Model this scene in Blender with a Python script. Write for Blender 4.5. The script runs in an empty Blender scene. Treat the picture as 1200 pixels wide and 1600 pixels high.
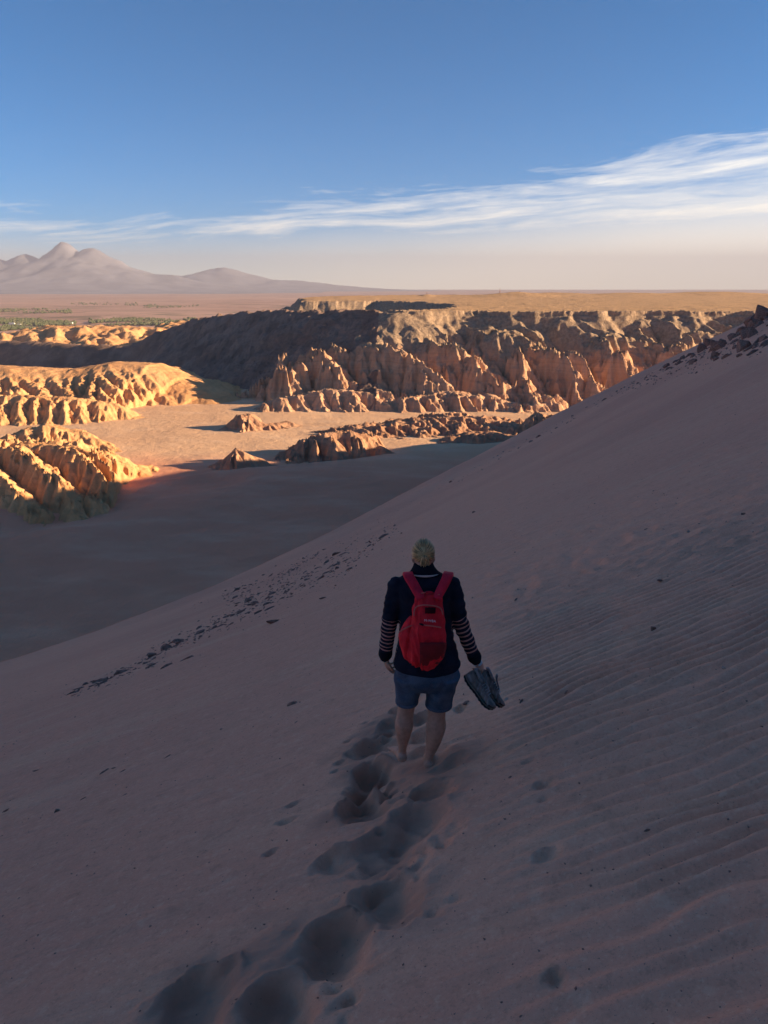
import bpy, bmesh, math, random
import numpy as np
from mathutils import Vector, Matrix, Quaternion

random.seed(7)
rng = np.random.default_rng(7)
scene = bpy.context.scene
C = scene.collection
R = math.radians

# ------------------------------------------------------------------ camera
PITCH = R(17.0)
FPX = 1155.0                                   # focal length in pixels of a 1200 x 1600 picture
cam_data = bpy.data.cameras.new('camera')
cam_data.sensor_fit = 'VERTICAL'
cam_data.sensor_height = 24.0
cam_data.lens = 24.0 * FPX / 1600.0
cam_data.clip_start = 0.05
cam_data.clip_end = 200000.0
cam = bpy.data.objects.new('camera', cam_data)
C.objects.link(cam)
cam.location = (0, 0, 0)
cam.rotation_euler = (R(90) - PITCH, 0, 0)
scene.camera = cam

# ------------------------------------------------------------------ sky, sun, exposure
SUN_EL = R(13.5)
SUN_BACK = R(2.0)                            # the sun stands to the right, a touch behind the camera
sun_dir = Vector((math.cos(SUN_EL) * math.cos(SUN_BACK), -math.cos(SUN_EL) * math.sin(SUN_BACK), math.sin(SUN_EL)))
SUN_ROT = math.atan2(sun_dir.x, sun_dir.y)     # clockwise from +Y

world = bpy.data.worlds.new('World')
scene.world = world
world.use_nodes = True
nt = world.node_tree
nt.nodes.clear()


class NT:
    """small helper for building node trees"""
    def __init__(self, tree):
        self.t = tree

    def n(self, typ, ins=None, **props):
        nd = self.t.nodes.new(typ)
        for k, v in props.items():
            setattr(nd, k, v)
        for k, v in (ins or {}).items():
            self.put(nd.inputs[k], v)
        return nd

    def put(self, sock, v):
        if isinstance(v, bpy.types.NodeSocket):
            self.t.links.new(v, sock)
        elif isinstance(v, bpy.types.Node):
            self.t.links.new(v.outputs[0], sock)
        else:
            sock.default_value = v

    def m(self, op, a, b=0.0, c=0.0, clamp=False):
        nd = self.t.nodes.new('ShaderNodeMath')
        nd.operation = op
        nd.use_clamp = clamp
        self.put(nd.inputs[0], a); self.put(nd.inputs[1], b); self.put(nd.inputs[2], c)
        return nd.outputs[0]

    def mr(self, v, a, b, c=0.0, d=1.0, smooth=True):
        nd = self.t.nodes.new('ShaderNodeMapRange')
        nd.interpolation_type = 'SMOOTHSTEP' if smooth else 'LINEAR'
        for i, x in enumerate((v, a, b, c, d)):
            self.put(nd.inputs[i], x)
        return nd.outputs[0]

    def mix(self, f, a, b, blend='MIX'):
        nd = self.t.nodes.new('ShaderNodeMix')
        nd.data_type = 'RGBA'
        nd.blend_type = blend
        self.put(nd.inputs[0], f); self.put(nd.inputs[6], a); self.put(nd.inputs[7], b)
        return nd.outputs[2]

    def noise(self, vec, scale, detail=4.0, rough=0.55, dist=0.0, typ='FBM', lac=2.0):
        nd = self.t.nodes.new('ShaderNodeTexNoise')
        nd.noise_type = typ
        if vec is not None:
            self.put(nd.inputs['Vector'], vec)
        nd.inputs['Scale'].default_value = scale
        nd.inputs['Detail'].default_value = detail
        nd.inputs['Roughness'].default_value = rough
        nd.inputs['Lacunarity'].default_value = lac
        nd.inputs['Distortion'].default_value = dist
        return nd.outputs['Fac']

    def xyz(self, vec):
        nd = self.t.nodes.new('ShaderNodeSeparateXYZ')
        self.put(nd.inputs[0], vec)
        return nd.outputs

    def comb(self, x, y, z):
        nd = self.t.nodes.new('ShaderNodeCombineXYZ')
        for i, v in enumerate((x, y, z)):
            self.put(nd.inputs[i], v)
        return nd.outputs[0]

    def mapping(self, vec, scale=(1, 1, 1), rot=(0, 0, 0), loc=(0, 0, 0)):
        nd = self.t.nodes.new('ShaderNodeMapping')
        self.put(nd.inputs['Vector'], vec)
        nd.inputs['Scale'].default_value = scale
        nd.inputs['Rotation'].default_value = rot
        nd.inputs['Location'].default_value = loc
        return nd.outputs[0]

    def ramp(self, fac, stops, interp='LINEAR'):
        nd = self.t.nodes.new('ShaderNodeValToRGB')
        nd.color_ramp.interpolation = interp
        el = nd.color_ramp.elements
        while len(el) < len(stops):
            el.new(0.5)
        for e, (p, c) in zip(el, stops):
            e.position = p
            e.color = tuple(c) + (1,) if len(c) == 3 else c
        self.put(nd.inputs[0], fac)
        return nd.outputs[0]


w = NT(nt)
sky = w.n('ShaderNodeTexSky', sky_type='NISHITA', sun_disc=False, sun_elevation=SUN_EL,
          sun_rotation=SUN_ROT, altitude=3000.0, air_density=0.75, dust_density=2.0, ozone_density=2.4)
SKY_SAT = 1.6
hsv = w.n('ShaderNodeHueSaturation', {'Hue': 0.494, 'Saturation': SKY_SAT, 'Color': sky.outputs[0]})
# thin cirrus: noise on the direction of view, drawn out along the horizon
geo = w.n('ShaderNodeTexCoord')
d = geo.outputs['Generated']
dx, dy, dz = w.xyz(d)
az = w.m('ARCTAN2', dx, dy)                    # 0 straight ahead, + to the right
el = w.m('ARCSINE', dz)
elt = w.m('SUBTRACT', el, w.m('MULTIPLY', w.m('SINE', w.m('MULTIPLY', az, 2.6)), 0.012))
warp = w.noise(w.comb(w.m('MULTIPLY', az, 2.2), w.m('MULTIPLY', elt, 9.0), 0.0), 1.0, 3.0, 0.5)
elw = w.m('ADD', elt, w.m('MULTIPLY', w.m('SUBTRACT', warp, 0.5), 0.05))
elf = w.m('ADD', elw, w.m('MULTIPLY', az, -0.035))   # the fibres lean a little
st1 = w.noise(w.comb(w.m('MULTIPLY', az, 3.4), w.m('MULTIPLY', elf, 40.0), 3.1), 1.0, 7.0, 0.60, 0.9)
st2 = w.noise(w.comb(w.m('MULTIPLY', az, 9.0), w.m('MULTIPLY', elf, 105.0), 8.1), 1.0, 5.0, 0.62, 1.2)
st3 = w.noise(w.comb(w.m('MULTIPLY', az, 26.0), w.m('MULTIPLY', elf, 230.0), 1.7), 1.0, 4.0, 0.6, 1.0)
big = w.noise(w.comb(w.m('MULTIPLY', az, 1.7), w.m('MULTIPLY', elw, 6.0), 5.7), 1.0, 2.0, 0.5)
st = w.m('ADD', w.m('ADD', w.m('MULTIPLY', st1, 0.56), w.m('MULTIPLY', st2, 0.30)), w.m('MULTIPLY', st3, 0.14))
top = w.m('ADD', 0.128, w.m('MULTIPLY', w.m('SINE', w.m('ADD', w.m('MULTIPLY', az, 3.4), -0.80)), 0.036))
dtop = w.m('SUBTRACT', elw, top)
band = w.m('MULTIPLY', w.mr(elw, 0.03, 0.085), w.m('SUBTRACT', 1.0, w.mr(dtop, -0.03, 0.045)))
thr = w.m('SUBTRACT', 0.72, w.m('MULTIPLY', band, 0.34))
thr = w.m('SUBTRACT', thr, w.m('MULTIPLY', w.m('SUBTRACT', big, 0.5), 0.10))
cl = w.m('MULTIPLY', w.mr(st, thr, w.m('ADD', thr, 0.24), 0.0, 1.0, False), w.mr(el, 0.0, 0.05))
cl = w.m('MULTIPLY', cl, w.m('SUBTRACT', 1.0, w.mr(el, 0.20, 0.5)), 0.0)
veil = w.m('MULTIPLY', w.m('SUBTRACT', 1.0, w.mr(dtop, -0.125, 0.0)), 0.74)
cl = w.m('SUBTRACT', 1.0, w.m('MULTIPLY', w.m('SUBTRACT', 1.0, w.m('MULTIPLY', cl, 0.80)), w.m('SUBTRACT', 1.0, veil)))
CLOUD = w.mix(w.mr(el, 0.035, 0.11), (11.0, 9.5, 7.5, 1), (8.1, 7.8, 7.0, 1))     # cream by the horizon, white higher up
skyc = w.mix(cl, hsv.outputs[0], CLOUD)
SKY_STRENGTH = 0.0475
bg = w.n('ShaderNodeBackground', {'Color': skyc, 'Strength': SKY_STRENGTH})
wo = w.n('ShaderNodeOutputWorld', {'Surface': bg.outputs[0]})

sun_data = bpy.data.lights.new('sun', 'SUN')
sun_data.energy = 4.3
sun_data.color = (1.0, 0.735, 0.445)
sun_data.angle = R(0.5)
sun = bpy.data.objects.new('sun', sun_data)
C.objects.link(sun)
sun.location = (60, -10, 60)
sun.rotation_euler = (-sun_dir).to_track_quat('-Z', 'Y').to_euler()

scene.render.engine = 'CYCLES'
scene.cycles.max_bounces = 6
scene.cycles.diffuse_bounces = 3
scene.cycles.volume_bounces = 1
scene.cycles.use_denoising = True
scene.view_settings.view_transform = 'Standard'
scene.view_settings.look = 'None'
scene.view_settings.gamma = 1.0
scene.view_settings.use_curve_mapping = False
scene.view_settings.exposure = 1.95


# ------------------------------------------------------------------ picture point -> place
def at(px, py, Y):
    """the place that stands Y metres ahead of the camera on the line of sight of a picture point"""
    u = (px - 600) / FPX
    v = (800 - py) / FPX
    c, s = math.cos(PITCH), math.sin(PITCH)
    r = np.array([u, c + v * s, -s + v * c])
    return r * (Y / r[1])


# ------------------------------------------------------------------ object helpers
def tag(o, label=None, cat=None, group=None, kind=None):
    if label: o['label'] = label
    if cat: o['category'] = cat
    if group: o['group'] = group
    if kind: o['kind'] = kind
    return o


def mesh_from(name, verts, faces, mat=None, smooth=True):
    me = bpy.data.meshes.new(name)
    verts = np.asarray(verts, dtype=np.float32)
    faces = np.asarray(faces, dtype=np.int32)
    k = faces.shape[1]
    me.vertices.add(len(verts)); me.vertices.foreach_set('co', verts.ravel())
    me.loops.add(faces.size); me.loops.foreach_set('vertex_index', faces.ravel())
    me.polygons.add(len(faces))
    me.polygons.foreach_set('loop_start', np.arange(0, faces.size, k, dtype=np.int32))
    me.polygons.foreach_set('loop_total', np.full(len(faces), k, dtype=np.int32))
    me.polygons.foreach_set('use_smooth', np.full(len(faces), smooth, dtype=bool))
    me.update(calc_edges=True)
    me.validate()
    if mat: me.materials.append(mat)
    return me


def link(name, me, parent=None, loc=None):
    o = bpy.data.objects.new(name, me)
    C.objects.link(o)
    if parent is not None: o.parent = parent
    if loc is not None: o.location = loc
    return o


def grid_mesh(name, X, Y, Z, mat, keep=None, smooth=True, whole=False, drop=None):
    """one sheet from three (rows, cols) arrays; keep = mask of the vertices that matter, drop = faces wholly on these go"""
    r, c = X.shape
    idx = np.arange(r * c).reshape(r, c)
    f = np.stack([idx[:-1, :-1], idx[:-1, 1:], idx[1:, 1:], idx[1:, :-1]], -1).reshape(-1, 4)
    V = np.stack([X, Y, Z], -1).reshape(-1, 3)
    if keep is not None:
        k = keep.reshape(-1)
        f = f[k[f].any(1)]
        if whole is False and drop is None and name == 'canyon_wall':
            f = f[k[f].all(1)]
        used = np.unique(f)
        remap = np.zeros(len(V), np.int64); remap[used] = np.arange(len(used))
        V = V[used]; f = remap[f]
    return mesh_from(name, V, f, mat, smooth)


# ------------------------------------------------------------------ noise in numpy
_perm = rng.permutation(512)
_ang = rng.random(512) * 2 * np.pi
_gx, _gy = np.cos(_ang), np.sin(_ang)


def _h(i, j):
    return _perm[(_perm[i & 511] + j) & 511]


def perlin(x, y):
    xi = np.floor(x).astype(np.int64); yi = np.floor(y).astype(np.int64)
    xf = x - xi; yf = y - yi
    u = xf * xf * xf * (xf * (xf * 6 - 15) + 10); v = yf * yf * yf * (yf * (yf * 6 - 15) + 10)

    def g(a, b, dx, dy):
        h = _h(a, b)
        return _gx[h] * dx + _gy[h] * dy
    n00 = g(xi, yi, xf, yf); n10 = g(xi + 1, yi, xf - 1, yf)
    n01 = g(xi, yi + 1, xf, yf - 1); n11 = g(xi + 1, yi + 1, xf - 1, yf - 1)
    a = n00 + u * (n10 - n00); b = n01 + u * (n11 - n01)
    return (a + v * (b - a)) * 1.5


def fbm(x, y, oct=4, gain=0.5, lac=2.03, seed=0.0):
    s = np.zeros(np.broadcast(x, y).shape); a = 1.0
    for k in range(oct):
        s = s + a * perlin(x + seed + 17.3 * k, y - seed * 1.7 + 9.1 * k)
        x = x * lac; y = y * lac; a *= gain
    return s


def ridged(x, y, oct=4, gain=0.5, seed=0.0):
    s = np.zeros(np.broadcast(x, y).shape); a = 1.0
    for k in range(oct):
        s = s + a * (1 - 2 * np.abs(perlin(x + seed + 13.7 * k, y + seed - 5.1 * k)))
        x = x * 2.07; y = y * 2.07; a *= gain
    return s


def sstep(a, b, x):
    t = np.clip((x - a) / (b - a), 0, 1)
    return t * t * (3 - 2 * t)


_hx = rng.random(512) * 0.5; _hy = rng.random(512) * 0.5


def gullies(x, y, nx, ny, seed=0):
    """phasor noise: triangular fins that run along the slope; (nx, ny) points across the slope,
    its length is the number of fins per unit. Returns -1 (gully) .. 1 (crest)."""
    x = x + seed * 7.31; y = y + seed * 3.77
    xi = np.floor(x).astype(np.int64); yi = np.floor(y).astype(np.int64)
    xf = x - xi; yf = y - yi
    cs = np.zeros(x.shape); sn = np.zeros(x.shape)
    for i in range(-2, 2):
        for j in range(-2, 2):
            h = _h(xi - i, yi - j)
            px = xf + i - _hx[h]; py = yf + j - _hy[h]
            wgt = np.exp(-2.0 * (px * px + py * py))
            ph = 2 * np.pi * (px * nx + py * ny)
            cs += wgt * np.cos(ph); sn += wgt * np.sin(ph)
    return 1 - 2 * np.abs(np.arctan2(sn, cs)) / np.pi


def erode(X, Y, Z, space, amp, mask, bias=(0, 0), octs=3, gain=0.4, shrink=0.38, seed=0, coh=1.7, smooth=6, wob=0.16):
    """cut gullies and leave fins down the slopes of the sheet; space = metres between fins of the first octave,
    coh = how many fins stay side by side before the pattern forks"""
    for k in range(octs):
        gy = np.gradient(Z, axis=0) / np.maximum(np.gradient(Y, axis=0), 1e-6)
        gx = np.gradient(Z, axis=1) / np.maximum(np.gradient(X, axis=1), 1e-6)
        for _ in range(smooth * (3 if k == 0 else 1)):            # a calmer slope direction
            for g in (gx, gy):
                g[1:-1] = (g[:-2] + 2 * g[1:-1] + g[2:]) / 4
                g[:, 1:-1] = (g[:, :-2] + 2 * g[:, 1:-1] + g[:, 2:]) / 4
        f = 1.0 if k == 0 else .45
        dxx = -gx + bias[0] * f; dyy = -gy + bias[1] * f
        L = np.sqrt(dxx * dxx + dyy * dyy) + 1e-6
        nx, ny = -dyy / L * coh, dxx / L * coh
        cell = space * coh
        ww = wob * space
        Xw = X + ww * fbm(X / space + 4.2, Y / space, 2); Yw = Y + ww * fbm(X / space, Y / space + 8.8, 2)
        t = gullies(Xw / cell, Yw / cell, nx, ny, seed + k)
        Z = Z + amp * mask * t
        space *= shrink; amp *= gain
    return Z


def seg_dist(X, Y, pts):
    """distance to a polyline and the value (z, ...) of the nearest place on it"""
    best = np.full(X.shape, 1e9); vals = [np.zeros(X.shape) for _ in pts[0][2:]]
    side = np.zeros(X.shape)
    for a, b in zip(pts[:-1], pts[1:]):
        ax, ay = a[0], a[1]; bx, by = b[0] - ax, b[1] - ay
        t = np.clip(((X - ax) * bx + (Y - ay) * by) / (bx * bx + by * by), 0, 1)
        ex = X - ax - t * bx; ey = Y - ay - t * by
        dd = np.sqrt(ex * ex + ey * ey)
        m = dd < best
        best = np.where(m, dd, best)
        side = np.where(m, np.sign(bx * (Y - ay) - by * (X - ax)), side)
        for i in range(len(vals)):
            vals[i] = np.where(m, a[2 + i] + t * (b[2 + i] - a[2 + i]), vals[i])
    return best, side, vals


def poly_inside(X, Y, pts):
    ins = np.zeros(X.shape, bool)
    n = len(pts)
    for i in range(n):
        x1, y1 = pts[i][:2]; x2, y2 = pts[(i + 1) % n][:2]
        c = ((y1 > Y) != (y2 > Y)) & (X < (x2 - x1) * (Y - y1) / (y2 - y1 + 1e-12) + x1)
        ins ^= c
    return ins


def smax(a, b, k):
    h = np.clip(0.5 + 0.5 * (a - b) / k, 0, 1)
    return b + (a - b) * h + k * h * (1 - h)


def smin(a, b, k):
    return -smax(-a, -b, k)
# ------------------------------------------------------------------ materials of the land
def mat_new(name):
    m = bpy.data.materials.new(name)
    m.use_nodes = True
    m.node_tree.nodes.clear()
    t = NT(m.node_tree)
    out = t.n('ShaderNodeOutputMaterial')
    bs = t.n('ShaderNodeBsdfPrincipled')
    t.put(out.inputs['Surface'], bs.outputs[0])
    bs.inputs['Roughness'].default_value = 0.95
    bs.inputs['Specular IOR Level'].default_value = 0.1
    return m, t, bs


def add_bump(t, bs, layers):
    """layers = (height socket, strength, distance)"""
    prev = None
    for h, st_, di in layers:
        b = t.n('ShaderNodeBump', {'Height': h, 'Strength': st_, 'Distance': di})
        if prev is not None:
            t.put(b.inputs['Normal'], prev)
        prev = b.outputs[0]
    t.put(bs.inputs['Normal'], prev)


def rgb(r, g, b):
    return (r, g, b, 1)


def make_rock_mat(name, light, dark, crust=None, strata=0.0, scale=1.0, bump=1.0, top=None, top_z=(0, 0)):
    """weathered badland clay: patches, runnels, faint beds; crust = colour of the gravelly flat tops"""
    m, t, bs = mat_new(name)
    g = t.n('ShaderNodeNewGeometry')
    P = g.outputs['Position']
    n1 = t.noise(P, 0.035 * scale, 5, 0.6)
    n2 = t.noise(P, 0.45 * scale, 6, 0.65)
    n3 = t.noise(t.mapping(P, (1.6 * scale, 1.6 * scale, 0.35 * scale)), 1.0, 5, 0.65)
    col = t.mix(t.mr(n1, 0.33, 0.67), light, dark)
    col = t.mix(t.m('MULTIPLY', t.mr(n2, 0.42, 0.72), 0.45), col, dark)
    col = t.mix(t.m('MULTIPLY', t.mr(n3, 0.5, 0.75), 0.30), col, tuple(0.6 * c for c in dark[:3]) + (1,))
    if strata:
        z = t.xyz(P)[2]
        zz = t.m('ADD', z, t.m('MULTIPLY', t.noise(P, 0.05, 3, 0.5), 5.0))
        s1 = t.noise(t.comb(0.0, 0.0, zz), 0.55, 4, 0.7)
        col = t.mix(t.m('MULTIPLY', t.mr(s1, 0.45, 0.62), strata), col, tuple(0.55 * c for c in dark[:3]) + (1,))
        s2 = t.noise(t.comb(7.0, 0.0, zz), 0.9, 3, 0.6)
        col = t.mix(t.m('MULTIPLY', t.mr(s2, 0.58, 0.70), strata * 0.6), col, tuple(min(1, 1.25 * c) for c in light[:3]) + (1,))
    if top is not None:
        z = t.xyz(P)[2]
        zj = t.m('ADD', z, t.m('MULTIPLY', t.m('SUBTRACT', t.noise(P, 0.06, 4, 0.6), 0.5), 22.0))
        tc = t.mix(t.mr(n2, 0.35, 0.65), top, tuple(0.62 * c for c in top[:3]) + (1,))
        col = t.mix(t.mr(zj, top_z[0], top_z[1]), col, tc)
    if crust is not None:
        nz = t.xyz(g.outputs['Normal'])[2]
        cc = t.mix(t.mr(n2, 0.38, 0.66), crust, tuple(0.72 * c for c in crust[:3]) + (1,))
        zz = t.xyz(P)[2]
        scr = t.mr(t.noise(t.mapping(P, (.05, .05, .05), (0, 0, 0), (5, 3, 0)), 1.0, 7, .68), .50, .66)
        cc = t.mix(t.m('MULTIPLY', scr, .55), cc, tuple(.45 * c for c in crust[:3]) + (1,))
        fl = t.m('MULTIPLY', t.mr(nz, 0.955, 0.992), t.mr(zz, -34.0, -27.0))
        col = t.mix(fl, col, cc)
    t.put(bs.inputs['Base Color'], col)
    b1 = t.noise(P, 0.35 * scale, 8, 0.7)
    b2 = t.noise(t.mapping(P, (1.1 * scale, 1.1 * scale, 0.25 * scale)), 1.0, 6, 0.7, typ='RIDGED_MULTIFRACTAL')
    add_bump(t, bs, [(b1, 0.55 * bump, 2.2 / scale), (b2, 0.25 * bump, 1.0 / scale)])
    return m


M = {}
M['cliff'] = make_rock_mat('cliff_clay', rgb(.64, .385, .24), rgb(.52, .295, .18), crust=rgb(.62, .38, .20), strata=.25,
                           top=rgb(.42, .295, .20), top_z=(-50.0, -38.0))
M['yellow'] = make_rock_mat('yellow_clay', rgb(.76, .425, .205), rgb(.66, .335, .15), strata=.18)
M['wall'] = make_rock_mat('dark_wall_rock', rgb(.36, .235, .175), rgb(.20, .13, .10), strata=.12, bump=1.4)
M['red'] = make_rock_mat('red_clay', rgb(.56, .32, .195), rgb(.43, .23, .14), strata=.35, scale=1.6)

# wind-blown sand: one sand for the dune, a paler one for the valley floor
m, t, bs = mat_new('dune_sand')
g = t.n('ShaderNodeNewGeometry')
P = g.outputs['Position']
n1 = t.noise(t.mapping(P, (.05, .05, .05), (0, 0, R(28))), 1.0, 4, .55)
n2 = t.noise(t.mapping(P, (.10, .9, .5), (0, 0, R(30))), 1.0, 5, .6)
n3 = t.noise(P, 3.0, 4, .6)
grain = t.noise(P, 420.0, 2, .7)
col = t.mix(t.mr(n1, .35, .65), rgb(.80, .375, .238), rgb(.71, .325, .21))
col = t.mix(t.m('MULTIPLY', t.mr(n2, .50, .72), .45), col, rgb(.78, .43, .27))
col = t.mix(t.m('MULTIPLY', t.mr(n3, .45, .75), .22), col, rgb(.50, .25, .145))
spk = t.mr(t.noise(P, 260.0, 2, .5), .66, .74)
col = t.mix(t.m('MULTIPLY', spk, .55), col, rgb(.55, .46, .40))
dspk = t.mr(t.noise(t.mapping(P, (1, 1, 1), (0, 0, 0), (9, 4, 2)), 190.0, 2, .5), .67, .73)
col = t.mix(t.m('MULTIPLY', dspk, .6), col, rgb(.10, .075, .07))
for sc_, fa_ in ((70.0, .30), (22.0, .26), (7.0, .20)):       # coarser grains and crumbs, so that the sand is never quite even
    q_ = t.noise(P, sc_, 3, .7)
    col = t.mix(t.m('MULTIPLY', t.mr(q_, .56, .70), fa_), col, rgb(.30, .15, .09))
    col = t.mix(t.m('MULTIPLY', t.m('SUBTRACT', 1.0, t.mr(q_, .30, .44)), fa_), col, rgb(.88, .56, .38))
tr_ = t.n('ShaderNodeAttribute', attribute_name='trodden').outputs['Fac']
col = t.mix(t.m('MULTIPLY', tr_, .75), col, t.mix(t.mr(n3, .35, .65), rgb(.50, .255, .17), rgb(.41, .21, .145)))     # churned, coarser sand of the trail
t.put(bs.inputs['Base Color'], col)
far_r = t.noise(t.mapping(P, (.22, 2.6, 1.0), (0, 0, R(24))), 1.0, 4, .55)
rip = t.noise(t.mapping(P, (1.2, 9.5, 4.0), (0, 0, R(14))), 1.0, 3, .5, .3)
add_bump(t, bs, [(far_r, .35, .16), (rip, .28, .02), (t.noise(P, 14.0, 4, .6), .22, .02), (grain, .45, .0022)])
M['dune'] = m

m, t, bs = mat_new('valley_sand')
g = t.n('ShaderNodeNewGeometry')
P = g.outputs['Position']
n1 = t.noise(P, .012, 5, .55)
n2 = t.noise(t.mapping(P, (.03, .07, .1), (0, 0, R(20))), 1.0, 6, .6)
n3 = t.noise(P, .5, 5, .65)
col = t.mix(t.mr(n1, .35, .65), rgb(.78, .48, .28), rgb(.70, .42, .245))
col = t.mix(t.m('MULTIPLY', t.mr(n2, .48, .70), .5), col, rgb(.84, .57, .37))
col = t.mix(t.m('MULTIPLY', t.mr(n3, .5, .75), .3), col, rgb(.52, .33, .21))
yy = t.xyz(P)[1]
near = t.m('SUBTRACT', 1.0, t.mr(t.m('ADD', yy, t.m('MULTIPLY', t.noise(P, .02, 3, .5), 60.0)), 335.0, 410.0))  # mask of the shaded near floor: redder colour offsets its blue shade
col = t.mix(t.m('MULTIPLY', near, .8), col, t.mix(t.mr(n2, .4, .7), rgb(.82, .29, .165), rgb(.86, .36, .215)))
t.put(bs.inputs['Base Color'], col)
add_bump(t, bs, [(t.noise(P, .25, 6, .65), .5, 1.2), (t.noise(P, 2.0, 4, .6), .35, .25)])
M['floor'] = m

m, t, bs = mat_new('desert_plain')
g = t.n('ShaderNodeNewGeometry')
P = g.outputs['Position']
n1 = t.noise(t.mapping(P, (.0004, .0006, 1)), 1.0, 6, .6)
n2 = t.noise(t.mapping(P, (.0018, .0024, 1)), 1.0, 6, .65)
col = t.mix(t.mr(n1, .36, .64), rgb(.56, .34, .25), rgb(.44, .255, .185))
col = t.mix(t.m('MULTIPLY', t.mr(n2, .48, .68), .6), col, rgb(.34, .22, .17))
y = t.xyz(P)[1]
scr = t.m('MULTIPLY', t.mr(t.noise(t.mapping(P, (.0011, .0022, 1), (0, 0, 0), (3, 1, 0)), 1.0, 7, .62), .52, .60),
          t.m('SUBTRACT', 1.0, t.mr(y, 4500.0, 9000.0)))
col = t.mix(t.m('MULTIPLY', scr, .6), col, rgb(.10, .105, .055))
t.put(bs.inputs['Base Color'], col)
M['plain'] = m

m, t, bs = mat_new('volcano_rock')
P = t.n('ShaderNodeNewGeometry').outputs['Position']
col = t.mix(t.mr(t.noise(P, .0014, 6, .6), .4, .62), rgb(.26, .26, .31), rgb(.20, .20, .24))
t.put(bs.inputs['Base Color'], col)
M['volcano'] = m

# ------------------------------------------------------------------ the dune we stand on
FLOOR = -80.0
EDGE_PX = [(0, 1030, 44), (100, 1005, 46), (250, 958, 52), (380, 920, 58), (500, 862, 66), (600, 805, 75), (720, 742, 86),
           (850, 670, 102), (1000, 590, 120), (1100, 540, 131), (1200, 490, 142)]
EDGE = [at(*e) for e in EDGE_PX]
FEET = [(at(669, 1202, 4.31), 30.0), (at(629, 1186, 4.37), 30.0), (np.array([0.0, 1.5, -2.30]), 3.0), (np.array([0.0, 0.0, -1.86]), 3.0),
        (np.array([60.0, 0.0, 28.0]), .1), (np.array([0.0, -40.0, 10.0]), .1)]


def dune_terms(x, y):
    q = np.hypot(x, y) / 40.0
    return [np.ones_like(x), x, y, x * x / 100, x * y / 100, y * y / 100, x ** 3 / 1e4, x * x * y / 1e4, x * y * y / 1e4, y ** 3 / 1e4]


_A = []; _b = []; _w = []
for p in EDGE:
    _A.append(p[:2]); _b.append(p[2]); _w.append(1.0)
for p in EDGE[1::2]:
    for q in (.2, .45, .7, .88):                      # a nearly straight run from our feet to the edge
        _A.append(p[:2] * q); _b.append(p[2] * q - 1.88 * (1 - q) - .012 * p[1] * q * (1 - q)); _w.append(1.0)
for p, wt in FEET:
    _A.append(p[:2]); _b.append(p[2]); _w.append(wt)
_A = np.array(_A); _b = np.array(_b); _w = np.array(_w)
_T = np.stack(dune_terms(_A[:, 0], _A[:, 1]), -1)
_reg = np.diag([0, 0, 0, .3, .3, .3, .6, .6, .6, .6]) * .05
_coef = np.linalg.lstsq(np.vstack([_T * _w[:, None], _reg]), np.concatenate([_b * _w, np.zeros(10)]), rcond=None)[0]
EDGE_LINE = [(-150, -60), (-75, 0)] + [(p[0], p[1]) for p in EDGE] + [(96, 178), (116, 220), (140, 300), (150, 350), (160, 420), (170, 600)]


def dune_base(x, y):
    """the broad sand face, without footprints or ripples"""
    x = np.asarray(x, float); y = np.asarray(y, float)
    # beyond the fitted field the slope just carries on
    xc = np.clip(x, -60, 72); yc = np.clip(y, -20, 142)
    tt = dune_terms(xc, yc)
    z = sum(c * q for c, q in zip(_coef, tt))
    z = z + 0.5 * (x - xc) - 0.30 * (y - yc)
    wx = x / 13.0; wy = y / 13.0
    amp = sstep(6, 40, np.hypot(x, y))
    z = z + amp * 0.10 * fbm((x * .9 + y * .5) / 14.0, (y * .9 - x * .5) / 5.0, 3)
    return z


def edge_foot(x, y):
    """nearest place on the dune's far edge: distance (signed, + beyond it) and its x, y"""
    dd, side, (ex, ey) = seg_dist(x, y, [(a, b, a, b) for a, b in EDGE_LINE])
    return np.where(side > 0, dd, -dd), ex, ey


def dune_z(x, y):
    x = np.asarray(x, float); y = np.asarray(y, float)
    s, ex, ey = edge_foot(x, y)
    out = s > 0
    z = dune_base(np.where(out, ex, x), np.where(out, ey, y))
    so = np.maximum(s, 0)
    # past the edge the sand first rolls over, then falls at its angle of repose
    z = z - np.where(out, .62 * so - .62 * 7 * (1 - np.exp(-so / 7.0)) * .45, 0.0)
    # the ridge that shades the valley, to the right of the picture: it comes down as it runs north
    cap = np.interp(y, [-400, -60, 60, 120, 150, 190, 220, 265, 316, 385, 460], [70, 60, 44, 26, 8, -6, -9, -13, -24, -62, -95])
    cap = cap + 3.0 * fbm(x / 40.0, y / 40.0, 3)
    cap = cap - 0.45 * np.maximum(x - 175, 0)
    z = smin(z, cap, 6.0)
    return z


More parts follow.
